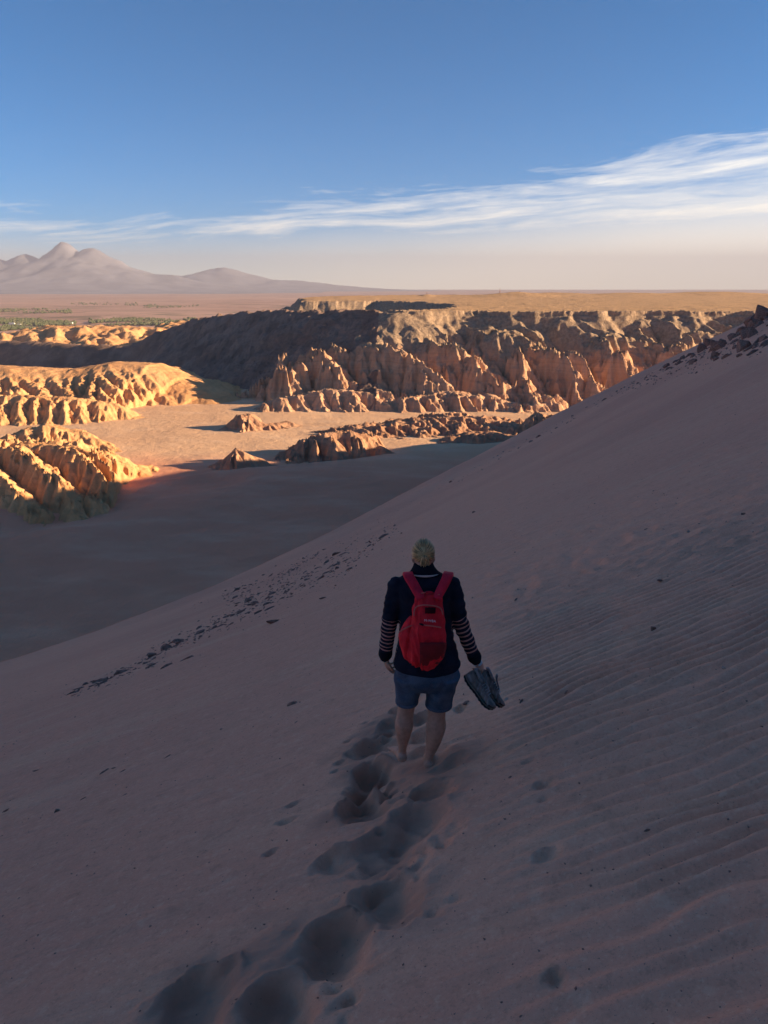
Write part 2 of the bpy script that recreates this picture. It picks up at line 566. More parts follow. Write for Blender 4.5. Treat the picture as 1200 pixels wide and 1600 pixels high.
# footprints: the places where feet went in, from the picture, as (px, py, across m, along m, depth m)
PRINTS = [(305, 1545, .19, .15, .10), (420, 1555, .16, .12, .10), (528, 1452, .18, .13, .12), (600, 1388, .18, .11, .09), (590, 1312, .20, .15, .085),
          (655, 1268, .18, .15, .09), (560, 1253, .17, .13, .09), (672, 1228, .13, .09, .06), (565, 1228, .09, .08, .07), (612, 1222, .12, .09, .045),
          (585, 1200, .17, .13, .11), (610, 1196, .12, .10, .09),
          (580, 1162, .20, .11, .085), (612, 1128, .13, .09, .06), (655, 1148, .12, .09, .06), (655, 1175, .12, .08, .06),
          (660, 1118, .10, .07, .05), (608, 1140, .10, .08, .05), (640, 1095, .10, .08, .05), (618, 1108, .08, .06, .04),
          (700, 1188, .16, .05, .04), (720, 1105, .05, .05, .03),
          (520, 1340, .10, .08, .045)]
SMALL = [(458, 1255, .05, .022, .03), (448, 1281, .07, .028, .035), (421, 1331, .05, .026, .035), (543, 1157, .04, .025, .025), (532, 1190, .05, .025, .03),
         (522, 1205, .04, .02, .02), (850, 1222, .055, .035, .035), (848, 1246, .03, .018, .02), (855, 1330, .07, .035, .035), (868, 1522, .045, .03, .035),
         (570, 1128, .04, .02, .02), (820, 1095, .05, .02, .02), (735, 1150, .10, .03, .02), (825, 1188, .05, .015, .015)]


_YS = np.concatenate([np.arange(.7, 12, .02), np.arange(12, 60, .1), np.arange(60, 260, .5)])


def hit(px, py, zf=None):
    """where the line of sight of a picture point meets the dune"""
    zf = zf or dune_base
    r = at(px, py, 1.0)
    P = r[None] * _YS[:, None]
    g = P[:, 2] - zf(P[:, 0], P[:, 1])
    k = int(np.argmax(g < 0))
    if k == 0 or g[k] >= 0: return None
    f = g[k - 1] / (g[k - 1] - g[k])
    return r * (_YS[k - 1] + f * (_YS[k] - _YS[k - 1]))


PR = [(hit(p[0], p[1]),) + p[2:] for p in PRINTS]
SM = [(hit(p[0], p[1]),) + p[2:] for p in SMALL]
TRAIL = [(p[0][0], p[0][1], 0.0) for p in sorted(PR, key=lambda q: q[0][1]) if p[1] > .12]
SOLES = [at(669, 1202, 4.31), at(629, 1186, 4.37)]


def dune_detail(x, y):
    """ripples and footprints of the sand close by"""
    z = np.zeros(np.broadcast(x, y).shape)
    dist = np.hypot(x, y)
    # trodden, slumped sand round the trail
    td, _, _ = seg_dist(x, y, TRAIL)
    trod = (1 - sstep(.08, .46, td)) * sstep(11, 6, y)
    # ripples right of the trail, crests nearly across the view
    wv = x * math.sin(R(8)) * -1 + y * math.cos(R(8))
    ph = wv / 0.13 + 0.95 * fbm(x / 1.25, y / .9, 3, seed=3) + 0.18 * perlin(x / .35, y / .35)
    tri = ph - np.floor(ph)
    prof = np.where(tri < .72, tri / .72, (1 - tri) / .28)
    prof = prof * prof * (3 - 2 * prof)
    mask = sstep(.15, .95, x - .10 * y + .25 * fbm(x / .9, y / .9, 2, seed=5)) * (1 - sstep(8, 17, dist)) * sstep(.3, .8, y)
    mask = mask * (.72 + .28 * sstep(-.3, .35, fbm(x / 1.6, y / 1.6, 2, seed=11))) * (1 - trod)
    z += (prof - .5) * .056 * mask * np.clip(.5 + .12 * dist, .6, 1.1)
    # soft streaks on the left
    z += .010 * fbm((x * .85 + y * .5) / 1.4, (y * .85 - x * .5) / .35, 3, seed=21) * (1 - sstep(8, 16, dist)) * (.35 + .65 * trod)
    z += .026 * fbm(x / .33, y / .26, 5, gain=.55, seed=31) * trod
    for i, (p, rx, ry, dep) in enumerate(PR + SM):
        if p is None: continue
        dep = dep * ((.95 if i < 6 else 1.25) if i < len(PR) else .9)
        rx = rx * (.74 if i < len(PR) else .9); ry = ry * (.80 if i < len(PR) else .8)
        big = i < len(PR)
        a = R(12 + 17 * math.sin(i * 2.3))
        lx = x - p[0]; ly = y - p[1]
        m = (np.abs(lx) < 6 * rx) & (np.abs(ly) < 7 * ry)
        if not m.any(): continue
        lx = lx[m]; ly = ly[m]
        u = (lx * math.cos(a) + ly * math.sin(a)) / rx; v = (-lx * math.sin(a) + ly * math.cos(a)) / ry
        wob = perlin(lx * 5 + i * 3.1, ly * 5 - i * 1.7) + .45 * perlin(lx * 14 + i, ly * 14)
        r = np.sqrt(u * u + v * v * np.where(v < 0, .30, 1.25)) * (1 + .36 * wob) + 0.20 * v     # steeper far wall
        hole = -dep * np.exp(-np.minimum(r ** 3.4, 50))
        rim = dep * (.38 if big else .25) * np.exp(-((r - 1.38) / .30) ** 2) * (.55 + .45 * np.tanh(2.0 * v * np.sign(1)))
        spill = -dep * .22 * np.exp(-((u / 1.1) ** 2 + ((v + 1.5) / 1.3) ** 2))
        z[m] += hole + rim + (spill if big else 0)
    for f in SOLES:                                      # the sand lies level where the bare feet stand
        q = np.exp(-(((x - f[0]) / .12) ** 2 + ((y - f[1] - .06) / .20) ** 2) ** 1.5)
        z = z * (1 - q) - .032 * q
    return z


def dune_full(x, y):
    return dune_z(x, y) + dune_detail(x, y)


def axis(lo, a, b, hi, step, grow, big):
    mid = list(np.arange(a, b, step))
    right = []; s = step; v = mid[-1]
    while v < hi:
        s = min(s * grow, big); v += s; right.append(v)
    left = []; s = step; v = a
    while v > lo:
        s = min(s * grow, big); v -= s; left.append(v)
    return np.array(left[::-1] + mid + right)


gx_ = axis(-100, -2.3, 3.6, 330, .018, 1.036, 5.0)
gy_ = axis(-150, 1.05, 6.4, 470, .018, 1.036, 5.0)
X, Y = np.meshgrid(gx_, gy_)
Z = dune_full(X, Y)
print('dune', X.shape)
me = grid_mesh('sand_dune', X, Y, Z, M['dune'], keep=Z > FLOOR - 6)
co = np.empty(len(me.vertices) * 3, np.float32); me.vertices.foreach_get('co', co); co = co.reshape(-1, 3).astype(float)
td_, _, _ = seg_dist(co[:, 0], co[:, 1], TRAIL)
tv = (1 - sstep(.06, .40, td_ + .16 * fbm(co[:, 0] / .35, co[:, 1] / .35, 3, seed=2))) * sstep(11, 6, co[:, 1])
me.attributes.new('trodden', 'FLOAT', 'POINT').data.foreach_set('value', tv.astype(np.float32))
o = link('sand_dune', me)
tag(o, kind='structure', label='steep dark sand dune in shade with a footprint trail and wind ripples')


# ------------------------------------------------------------------ valley floor
CREST = [tuple(at(px_, py_, Y_)[:2]) + (h_,) for px_, py_, Y_, h_ in ((150, 830, 262, .3), (250, 772, 298, 2.2), (330, 741, 312, 3.4), (440, 732, 322, 3.4), (600, 715, 346, 3.0), (700, 703, 365, 2.0), (800, 690, 388, 1.4), (900, 680, 410, .6))]


def floor_z(x, y):
    z = FLOOR + sstep(345, 300, y) * (.9 * fbm((x + .5 * y) / 55, (y - .3 * x) / 26, 3, seed=12) + .28 * ridged((x + .6 * y) / 30, (y - .4 * x) / 9, 2, seed=15)) + .5 * fbm(x / 60, y / 60, 3) + .12 * fbm(x / 9, y / 9, 3)
    # an apron of drifted sand that sweeps up towards the left hill and us
    s = sstep(330, 130, y + .35 * x)
    z = z + s * 2.0 * (1 + .2 * fbm(x / 35, y / 35, 2, seed=4))
    dd, _, _ = seg_dist(x, y, [(-70, 300, 0.0), (-105, 268, 0.0), (-150, 215, 0.)])
    z = z - 1.8 * np.exp(-(dd / 13.0) ** 2)
    z = z - 34 * sstep(610, 780, y) * sstep(-70, -210, x)          # the canyon drops away behind the broad hill
    dc, sc, (hc_,) = seg_dist(x, y, CREST)               # a low dune whose crest carries the edge of the shade
    z = z + hc_ * np.where(sc < 0, np.exp(-(dc / 46.0) ** 2), np.clip(1 - dc / 7.0, 0, 1) ** 1.3)
    bk = y - 372 - .18 * x + 5 * fbm(x / 18, y / 40, 3, seed=8)
    z = z + .55 * sstep(-.8, .8, bk) * sstep(-75, -50, x) * sstep(60, 20, x) * sstep(60, 20, bk)
    return z


fx = axis(-1500, -330, 200, 900, 2.0, 1.06, 30)
fy = axis(60, 130, 560, 2100, 1.7, 1.05, 30)
X, Y = np.meshgrid(fx, fy)
Z = floor_z(X, Y)
Z = Z - (72 + FLOOR + 0 * X + 80) * sstep(1150, 1900, Y)
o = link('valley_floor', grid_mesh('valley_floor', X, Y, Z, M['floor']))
tag(o, kind='structure', label='pale sandy valley floor between the eroded hills')


# ------------------------------------------------------------------ the mesa across the valley: plateau, cliff, dark side wall
def X_at(px, py, Y):
    return float(at(px, py, Y)[0])


RIM = [(8, 600), (60, 604), (120, 596), (180, 606), (250, 600), (330, 585), (420, 560), (560, 520), (900, 460), (1500, 420), (1500, 1650), (500, 1700),
       (60, 1620), (-95, 1450), (-128, 1150), (-98, 1010), (-58, 1000), (-10, 1060), (40, 980), (70, 860), (60, 720)]
WALL = [(14, 600, -20.0), (-40, 672, -22.5), (-118, 792, -26.5), (-172, 872, -32), (-228, 930, -40), (-285, 965, -58), (-334, 985, -76), (-435, 1033, -76), (-574, 1103, -75),
        (-760, 1190, -74)]
BENCH = [(-92, 548, -72), (-78, 555, -58), (-50, 562, -53), (-5, 572, -48), (30, 585, -40)]


def mesa_z(X, Y):
    # alcoves bite into the rim
    wx = X + 16 * perlin(X / 55 + 3.3, Y / 55) + 6 * perlin(X / 19, Y / 19 + 5.5) + 2.0 * perlin(X / 7, Y / 7)
    wy = Y + 16 * perlin(X / 50, Y / 50 + 7.7) + 6 * perlin(X / 17 + 9.9, Y / 17) + 2.0 * perlin(X / 6, Y / 6 + 3)
    dd, _, _ = seg_dist(wx, wy, [(a, b, 0.0) for a, b in RIM + RIM[:1]])
    s = np.where(poly_inside(wx, wy, RIM), -dd, dd)
    top = -19.5 + .7 * fbm(X / 60, Y / 60, 3) + 1.6 * sstep(700, 1500, Y) + .40 * fbm(X / 12, Y / 12, 4)
    mounds = [(228, 1330, 58, 40, 6.8), (74, 1330, 16, 16, 4.0), (330, 1500, 90, 60, 5.5), (470, 1450, 60, 50, 5.0), (640, 1500, 120, 60, 7.5), (240, 1400, 160, 60, 3.5), (-40, 1250, 90, 80, 3.0)]
    for mx, my, ax, ay, hh in mounds:
        top = top + hh * np.exp(-((X - mx) / ax) ** 2 - ((Y - my) / ay) ** 2)
    so = np.maximum(s, 0)
    rimrock = 3.2 * sstep(0, 3.0, s) + 1.5 * sstep(4, 7, s)
    tal = top - rimrock - .70 * np.minimum(so * 0 + np.maximum(so - 5, 0), 130) + .0013 * np.minimum(np.maximum(so - 5, 0), 130) ** 2 - .36 * np.maximum(so - 135, 0)
    plateau = np.where(s < 0, top, tal)
    # the lower bench of bare clay in front
    db, _, (bz,) = seg_dist(wx * .6 + X * .4, wy * .6 + Y * .4, BENCH)
    bench = bz - .78 * np.maximum(db - 5, 0) ** .97
    z = smax(plateau, bench, 3.0)
    # long side wall that runs away to the left, with its own narrow crest
    jw = 5.0 * fbm(X / 40, Y / 40, 3, seed=2)
    dw, sd, (wz,) = seg_dist(X + jw, Y + jw * .5, WALL)
    wall = wz + 1.5 * fbm(X / 18, Y / 18, 3) - (.60 + .35 * sstep(-250, -320, X)) * np.maximum(dw - 4, 0)
    z = smax(z, wall, 2.5)
    fl = floor_z(X, Y) - 3.0 - 72 * sstep(1150, 1900, Y)
    return z, fl, s, db, dw, bench, plateau, wall


fx = axis(-900, -250, 330, 1100, .74, 1.05, 14)
fy = axis(420, 470, 640, 1800, .62, 1.026, 9)
X, Y = np.meshgrid(fx, fy)
Z, FL, S, DB, DW, BN, PL, WL = mesa_z(X, Y)
base = Z.copy()
near = sstep(900, 700, Y)
low = sstep(-37, -54, Z) * near                                  # bare clay: deep fins
mid = sstep(-22, -40, Z) * near
foot = .6 + .4 * sstep(FLOOR - 4, FLOOR + 14, Z)
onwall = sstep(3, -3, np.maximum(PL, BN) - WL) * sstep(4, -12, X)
Z = erode(X, Y, Z, 38.0, 9.0, (mid * .6 + .4 * low) * foot * (1 - onwall), bias=(.60, -.1), octs=1, seed=1, smooth=12)
Z = erode(X, Y, Z, 11.5, 3.1, (low + .16 * mid * (1 - low)) * foot * (1 - .8 * onwall), bias=(.55, -.1), octs=3, seed=3, shrink=.42, gain=.42, smooth=8)
bed = Z + 2.5 * perlin(X / 45, Y / 45)
Z = Z + low * (1 - onwall) * .42 * np.tanh(3 * np.sin(bed * 2 * np.pi / 5.2)) + low * .35 * ridged(X / 4.2, Y / 4.2, 2, seed=14) * foot
Z = Z + mid * (1 - low) * foot * .55 * ridged(X / 7.0, Y / 7.0, 3, seed=4)               # boulders and ledges on the talus
Z = Z + sstep(2.5, .5, np.abs(S - 1.0)) * near * 1.1 * ridged(X / 5.0, Y / 5.0, 2, seed=8)
Z = Z + onwall * foot * (1.5 * ridged(X / 16, Y / 16, 5, gain=.6, seed=6))
# a hard ledge half way down
led = np.exp(-((Z + 58 + 3 * perlin(X / 40, Y / 40)) / 1.6) ** 2) * low
Z = Z + .9 * led
keep = (Z > FL) & (Y < 1790)
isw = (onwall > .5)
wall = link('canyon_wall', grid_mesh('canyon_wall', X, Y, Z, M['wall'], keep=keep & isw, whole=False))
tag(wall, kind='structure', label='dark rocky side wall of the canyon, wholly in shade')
mesa = link('mesa', grid_mesh('mesa', X, Y, Z, M['cliff'], keep=keep & ~isw, whole=True, drop=isw))
tag(mesa, kind='structure', label='long flat-topped mesa with a sunlit cliff of eroded clay ribs')


# ------------------------------------------------------------------ eroded hills on the valley floor and beyond
def hill(pts, slope, box, step, mat, label, fins=(14.0, 3.0), bias=(.3, -.15), seed=0, rough=.4, power=1.0, octs=2, floor=None, wob=(2.5, 18.0), width=2.0, toe=(0.0, 5.0), head=None, coh=1.9, wav=.10):
    x0, x1, y0, y1 = box
    X, Y = np.meshgrid(np.arange(x0, x1, step), np.arange(y0, y1, step))
    fl = floor_z(X, Y) if floor is None else np.full(X.shape, floor)
    wx = X + wob[0] * fbm(X / wob[1], Y / wob[1], 3, seed=seed + 1.5); wy = Y + wob[0] * fbm(X / wob[1], Y / wob[1], 3, seed=seed + 40.5)
    dd, sd, (cz,) = seg_dist(wx, wy, pts)
    cz = cz + rough * fbm(X / 9, Y / 9, 3, seed=seed)
    z = cz - slope * np.maximum(dd - width, 0) ** power
    hgt = z - fl
    mask = (.55 + .45 * sstep(toe[0] - .5, toe[1], hgt)) * ((.25 + .75 * sstep(0, .8 * fins[0], dd)) if head is None else (.06 + .94 * sstep(head[0], head[1], dd)))
    z = erode(X, Y, z, fins[0], fins[1], mask, bias=bias, octs=octs, seed=seed, coh=coh, wob=wav)
    bed = z + 1.5 * perlin(X / 25, Y / 25)
    z = z + .07 * np.tanh(3 * np.sin(bed * 2 * np.pi / 1.9)) * mask + .13 * fbm(X / 2.6, Y / 2.6, 3, seed=seed) * mask
    z = z + .16 * ridged(X / 4.5, Y / 4.5, 2, seed=seed + 3) * mask
    # a skirt of washed-out clay eases the hill into the floor
    z = smax(z, fl - .45 - .02 * dd, 1.7)
    keep = z > fl - .25
    o = link('eroded_hill', grid_mesh('eroded_hill', X, Y, z, mat, keep=keep))
    tag(o, kind='structure', label=label)
    return o


def PZ(px, py, Y):
    return tuple(at(px, py, Y))


# front left, sunlit fins running down to the shade
hill([PZ(-160, 690, 318), PZ(-40, 702, 306), PZ(60, 698, 304), PZ(130, 700, 306), PZ(170, 715, 312), PZ(215, 734, 316), PZ(252, 757, 312)], .30,
     (-240, -70, 220, 350), .40, M['yellow'], 'sunlit ochre hill of deep clay fins at the left edge, nearest the shaded sand', fins=(13.5, 3.6), bias=(.5, -.2), seed=11, octs=2, coh=2.4, wav=.06, toe=(0, 6))
hill([PZ(20, 680, 372), PZ(70, 664, 378), PZ(110, 672, 380), PZ(150, 690, 372), PZ(185, 705, 366)], .55, (-230, -90, 335, 420), .5, M['yellow'],
     'low jagged ochre hummocks between the two left hills', fins=(10.0, 2.0), seed=17)
# back left: broad rounded hill in two tiers
hill([PZ(-260, 575, 560), PZ(-100, 570, 560), PZ(30, 574, 556), PZ(110, 578, 560), PZ(175, 567, 566), PZ(240, 569, 566), PZ(290, 590, 560), PZ(335, 614, 545), PZ(365, 634, 528)], .30,
     (-400, -85, 420, 610), .80, M['yellow'], 'broad rounded ochre hill with gullied flanks behind the left hummocks', fins=(11.0, 2.6), bias=(.32, -.2), seed=23, octs=2, width=10, head=(14, 50), coh=2.2)
hill([PZ(-200, 628, 462), PZ(-60, 618, 468), PZ(40, 620, 466), PZ(120, 622, 468), PZ(180, 632, 470), PZ(215, 650, 468)], .58, (-340, -130, 410, 500), .66, M['yellow'],
     'lower tier of scalloped ochre buttresses in front of the broad hill', fins=(11.0, 2.4), bias=(.25, -.3), seed=29)
# middle of the valley
hill([PZ(347, 718, 332), PZ(370, 700, 334), PZ(395, 714, 334), PZ(420, 727, 333), PZ(455, 733, 333)], .62, (-115, -30, 305, 360), .33, M['red'],
     'small dark peaked clay hill at the edge of the shadow', fins=(7.0, 1.5), seed=31, bias=(.35, -.2), width=.6)
hill([PZ(462, 700, 352), PZ(487, 683, 355), PZ(520, 676, 358), PZ(552, 674, 360), PZ(578, 684, 360), PZ(592, 700, 358)], .60, (-85, 20, 315, 385), .34, M['red'],
     'reddish clay hill with sharp sunlit ribs in the middle of the valley', fins=(12.0, 3.2), seed=37, bias=(.5, -.35), width=1.0, octs=2)
hill([PZ(342, 672, 425), PZ(368, 650, 430), PZ(392, 648, 432), PZ(415, 662, 430), PZ(445, 660, 440), PZ(480, 668, 440)], .60, (-140, -25, 395, 460), .4, M['red'],
     'clay knoll that throws a long shadow across the pale floor', fins=(9.0, 2.0), seed=41, bias=(.3, -.2), width=.8)
hill([PZ(560, 668, 412), PZ(640, 658, 425), PZ(700, 650, 432), PZ(760, 655, 432), PZ(810, 664, 420)], .22, (-60, 120, 370, 460), .5, M['red'],
     'low spread of pinkish banded clay ledges', fins=(9.0, 1.6), seed=43, bias=(.5, -.2), rough=1.4)
hill([PZ(690, 690, 388), PZ(740, 674, 394), PZ(780, 678, 394), PZ(800, 690, 390)], .5, (10, 110, 365, 425), .42, M['red'],
     'banded clay ledge lying before the dark knob', fins=(8.0, 1.5), seed=47, bias=(.5, -.2), rough=1.0)
hill([PZ(818, 664, 412), PZ(842, 646, 416), PZ(866, 650, 416), PZ(884, 664, 412)], .75, (55, 125, 385, 445), .42, M['red'],
     'dark rough clay knob beside the edge of the dune', fins=(6.0, 1.7), seed=53, bias=(.3, -.2))
hill([PZ(95, 958, 176), PZ(130, 948, 180), PZ(165, 954, 180)], .22, (-100, -40, 155, 205), .3, M['red'],
     'low reddish outcrop half drowned in the shaded sand at the left', fins=(5.0, .5), seed=83, rough=.5, width=1.5, wob=(1.5, 8.0))
# in front of the cliff, a row of spurs
hill([PZ(430, 625, 500), PZ(505, 610, 512), PZ(560, 612, 510), PZ(600, 622, 508)], .62, (-130, 40, 460, 535), .6, M['cliff'],
     'outlying spur of lit clay at the left foot of the cliff', fins=(12.0, 3.0), seed=59, bias=(.35, -.2))
hill([PZ(640, 622, 500), PZ(700, 612, 508), PZ(760, 618, 505), PZ(800, 630, 498)], .62, (-10, 135, 455, 535), .6, M['cliff'],
     'outlying spur of lit clay at the middle foot of the cliff', fins=(12.0, 3.0), seed=61, bias=(.35, -.2))
# beyond the shaded wall
hill([PZ(-200, 522, 1290), PZ(20, 522, 1260), PZ(80, 512, 1290), PZ(160, 511, 1300), PZ(230, 515, 1330), PZ(300, 503, 1420)], .22, (-950, -220, 1080, 1500), 3.4, M['yellow'],
     'far ochre hills lit by the sun beyond the dark wall', fins=(48.0, 5.0), seed=67, bias=(.2, -.1), floor=-112.0, width=16, wob=(20, 70), toe=(0, 15), rough=2.0)

# ------------------------------------------------------------------ plain, volcano, far ranges
PLAIN = -150.0
px_ = np.concatenate([np.linspace(-33000, -9000, 12), np.linspace(-8000, 8000, 60), np.linspace(9000, 33000, 12)])
py_ = np.concatenate([np.linspace(-12000, -2000, 8), np.linspace(-1500, 9000, 60), np.linspace(9500, 33000, 30)])
X, Y = np.meshgrid(px_, py_)
Z = PLAIN + 4 * fbm(X / 1500, Y / 1500, 3) * sstep(1600, 3000, Y)
o = link('desert_plain', grid_mesh('desert_plain', X, Y, Z, M['plain']))
tag(o, kind='structure', label='wide reddish desert plain reaching to the mountains')


def range_mesh(name, peaks, Y0, depth, x0, x1, label, seed, n=(380, 110), rough=.11):
    X, Y = np.meshgrid(np.linspace(x0, x1, n[0]), np.linspace(Y0 - depth, Y0 + depth, n[1]))
    h = np.zeros(X.shape)
    for px, py, wd, sharp in peaks:
        p = at(px, py, Y0)
        H = p[2] - PLAIN
        W = wd / FPX * Y0
        r = np.hypot((X - p[0]) / W, (Y - Y0) / (W * .9))
        h = np.maximum(h, H * np.exp(-(r ** sharp) * 1.0))
    rr = ridged(X / 1300, Y / 1300, 5, seed=seed)
    h = h * (1 + rough * (rr - .8) * .5) + 12 * rr * sstep(0, 300, h)
    Z = PLAIN - 12 + h
    o = link(name, grid_mesh(name, X, Y, Z, M['volcano'], keep=Z > PLAIN - 11))
    tag(o, kind='structure', label=label)
    return o


range_mesh('volcano', [(96, 378, 66, 1.3), (143, 387, 74, 1.5), (112, 401, 150, 1.7), (40, 399, 90, 1.5), (-20, 401, 130, 1.5), (205, 422, 130, 1.5)], 20000, 5200, -18000, -1500,
           'pale hazy volcano with twin summits on the left horizon', 71)
range_mesh('mountain_range', [(345, 419, 90, 1.5), (280, 431, 110, 1.6), (430, 437, 120, 1.6)], 26800, 4600,
           -12000, 16000, 'faint far mountain range along the horizon', 73)

# ------------------------------------------------------------------ air
bm = bmesh.new()
bmesh.ops.create_cube(bm, size=1.0)
me = bpy.data.meshes.new('haze'); bm.to_mesh(me); bm.free()
haze = link('haze', me)
HZ0, HZ1 = PLAIN - 30.0, 1180.0
haze.scale = (67000, 46000, HZ1 - HZ0)
haze.location = (0, 10500, (HZ0 + HZ1) / 2)
tag(haze, kind='stuff')
m = bpy.data.materials.new('haze_air'); m.use_nodes = True; m.node_tree.nodes.clear()
t = NT(m.node_tree)
out = t.n('ShaderNodeOutputMaterial')
vol = t.n('ShaderNodeVolumePrincipled', {'Color': (.375, .395, .49, 1), 'Density': 5.2e-5, 'Anisotropy': 0.0})
t.put(out.inputs['Volume'], vol.outputs[0])
me.materials.append(m)


# ------------------------------------------------------------------ stones on the dune
def rock_material(name, c1, c2):
    m, t, bs = mat_new(name)
    tc = t.n('ShaderNodeTexCoord').outputs['Object']
    gp = t.n('ShaderNodeNewGeometry').outputs['Position']
    col = t.mix(t.mr(t.noise(gp, 9.0, 5, .65), .38, .64), c1, c2)
    col = t.mix(t.m('MULTIPLY', t.mr(t.noise(gp, 40.0, 3, .6), .5, .7), .5), col, tuple(.55 * c for c in c2[:3]) + (1,))
    t.put(bs.inputs['Base Color'], col)
    add_bump(t, bs, [(t.noise(gp, 18.0, 6, .7), .6, .03)])
    return m


M['rock'] = rock_material('dark_stone', rgb(.38, .215, .16), rgb(.19, .108, .083))
M['rock_pale'] = rock_material('pale_stone', rgb(.48, .36, .28), rgb(.33, .24, .19))


def rock_mesh(name, seed, sx, sy, sz, mat, n=16, chips=2):
    """angular broken stone: hull of scattered points, then a few chipped corners"""
    rr = np.random.default_rng(seed)
    bm = bmesh.new()
    for k in range(n):
        v = rr.normal(size=3); v /= np.linalg.norm(v)
        v = v * (.62 + .45 * rr.random())
        v[2] *= 1 - .35 * v[0] * (1 if seed % 2 else -1)
        bm.verts.new((v[0] * sx, v[1] * sy, v[2] * sz))
    r = bmesh.ops.convex_hull(bm, input=bm.verts[:])
    bmesh.ops.delete(bm, geom=[g for g in r['geom_interior'] if isinstance(g, bmesh.types.BMVert)], context='VERTS')
    bmesh.ops.bevel(bm, geom=bm.edges[:], offset=.018, segments=1, affect='EDGES', clamp_overlap=True)
    bmesh.ops.triangulate(bm, faces=bm.faces[:])
    me = bpy.data.meshes.new(name); bm.to_mesh(me); bm.free()
    me.materials.append(mat)
    return me


SLABS = [rock_mesh('stone_slab', 100 + i, .5, .5 * rng.uniform(.18, .36), .5 * rng.uniform(.14, .24), M['rock'], n=24) for i in range(8)]
CHUNKS = [rock_mesh('stone_chunk', 200 + i, .5, .5 * rng.uniform(.6, .9), .5 * rng.uniform(.5, .8), M['rock'], n=22) for i in range(6)]
PALES = [rock_mesh('pale_stone', 300 + i, .5, .36, .26, M['rock_pale'], n=14) for i in range(3)]


def dune_normal(x, y, e=.25):
    xs = np.array([x - e, x + e, x, x]); ys = np.array([y, y, y - e, y + e])
    z = dune_z(xs, ys)
    return Vector((-(z[1] - z[0]) / (2 * e), -(z[3] - z[2]) / (2 * e), 1)).normalized()


def place_stone(px, py, size_px, kind, label, group=None, along=None, sink=.40, name='stone', lift=0.0, tilt=None, zsc=1.0):
    p = hit(px, py, dune_z)
    if p is None: return None
    dist = math.sqrt(p[0] ** 2 + p[1] ** 2 + p[2] ** 2)
    L = size_px / FPX * dist
    lib = {'slab': SLABS, 'chunk': CHUNKS, 'pale': PALES}[kind]
    me = lib[int(rng.integers(len(lib)))]
    o = link(name, me)
    z = float(dune_full(np.array([p[0]]), np.array([p[1]]))[0])
    nrm = dune_normal(p[0], p[1])
    if along is None:
        along = R(32) + rng.normal() * .35
    d = Vector((math.cos(along), math.sin(along), 0))
    d = (d - d.dot(nrm) * nrm).normalized()
    q = Matrix((d, nrm.cross(d), nrm)).transposed().to_quaternion()
    jit = Quaternion((1, 0, 0), rng.normal() * .28) @ Quaternion((0, 1, 0), rng.normal() * .16 if tilt is None else tilt)
    o.rotation_mode = 'QUATERNION'
    o.rotation_quaternion = q @ jit
    s = L * (1.0 + .0 * rng.random())
    o.scale = (s, s * rng.uniform(.8, 1.25), s * rng.uniform(.8, 1.3) * zsc)
    hz = max(abs(v.co.z) for v in me.vertices) * o.scale[2]
    o.location = (p[0], p[1], z + hz * (1 - 2 * sink) * .55 + lift)
    tag(o, label, 'stone', group)
    return o


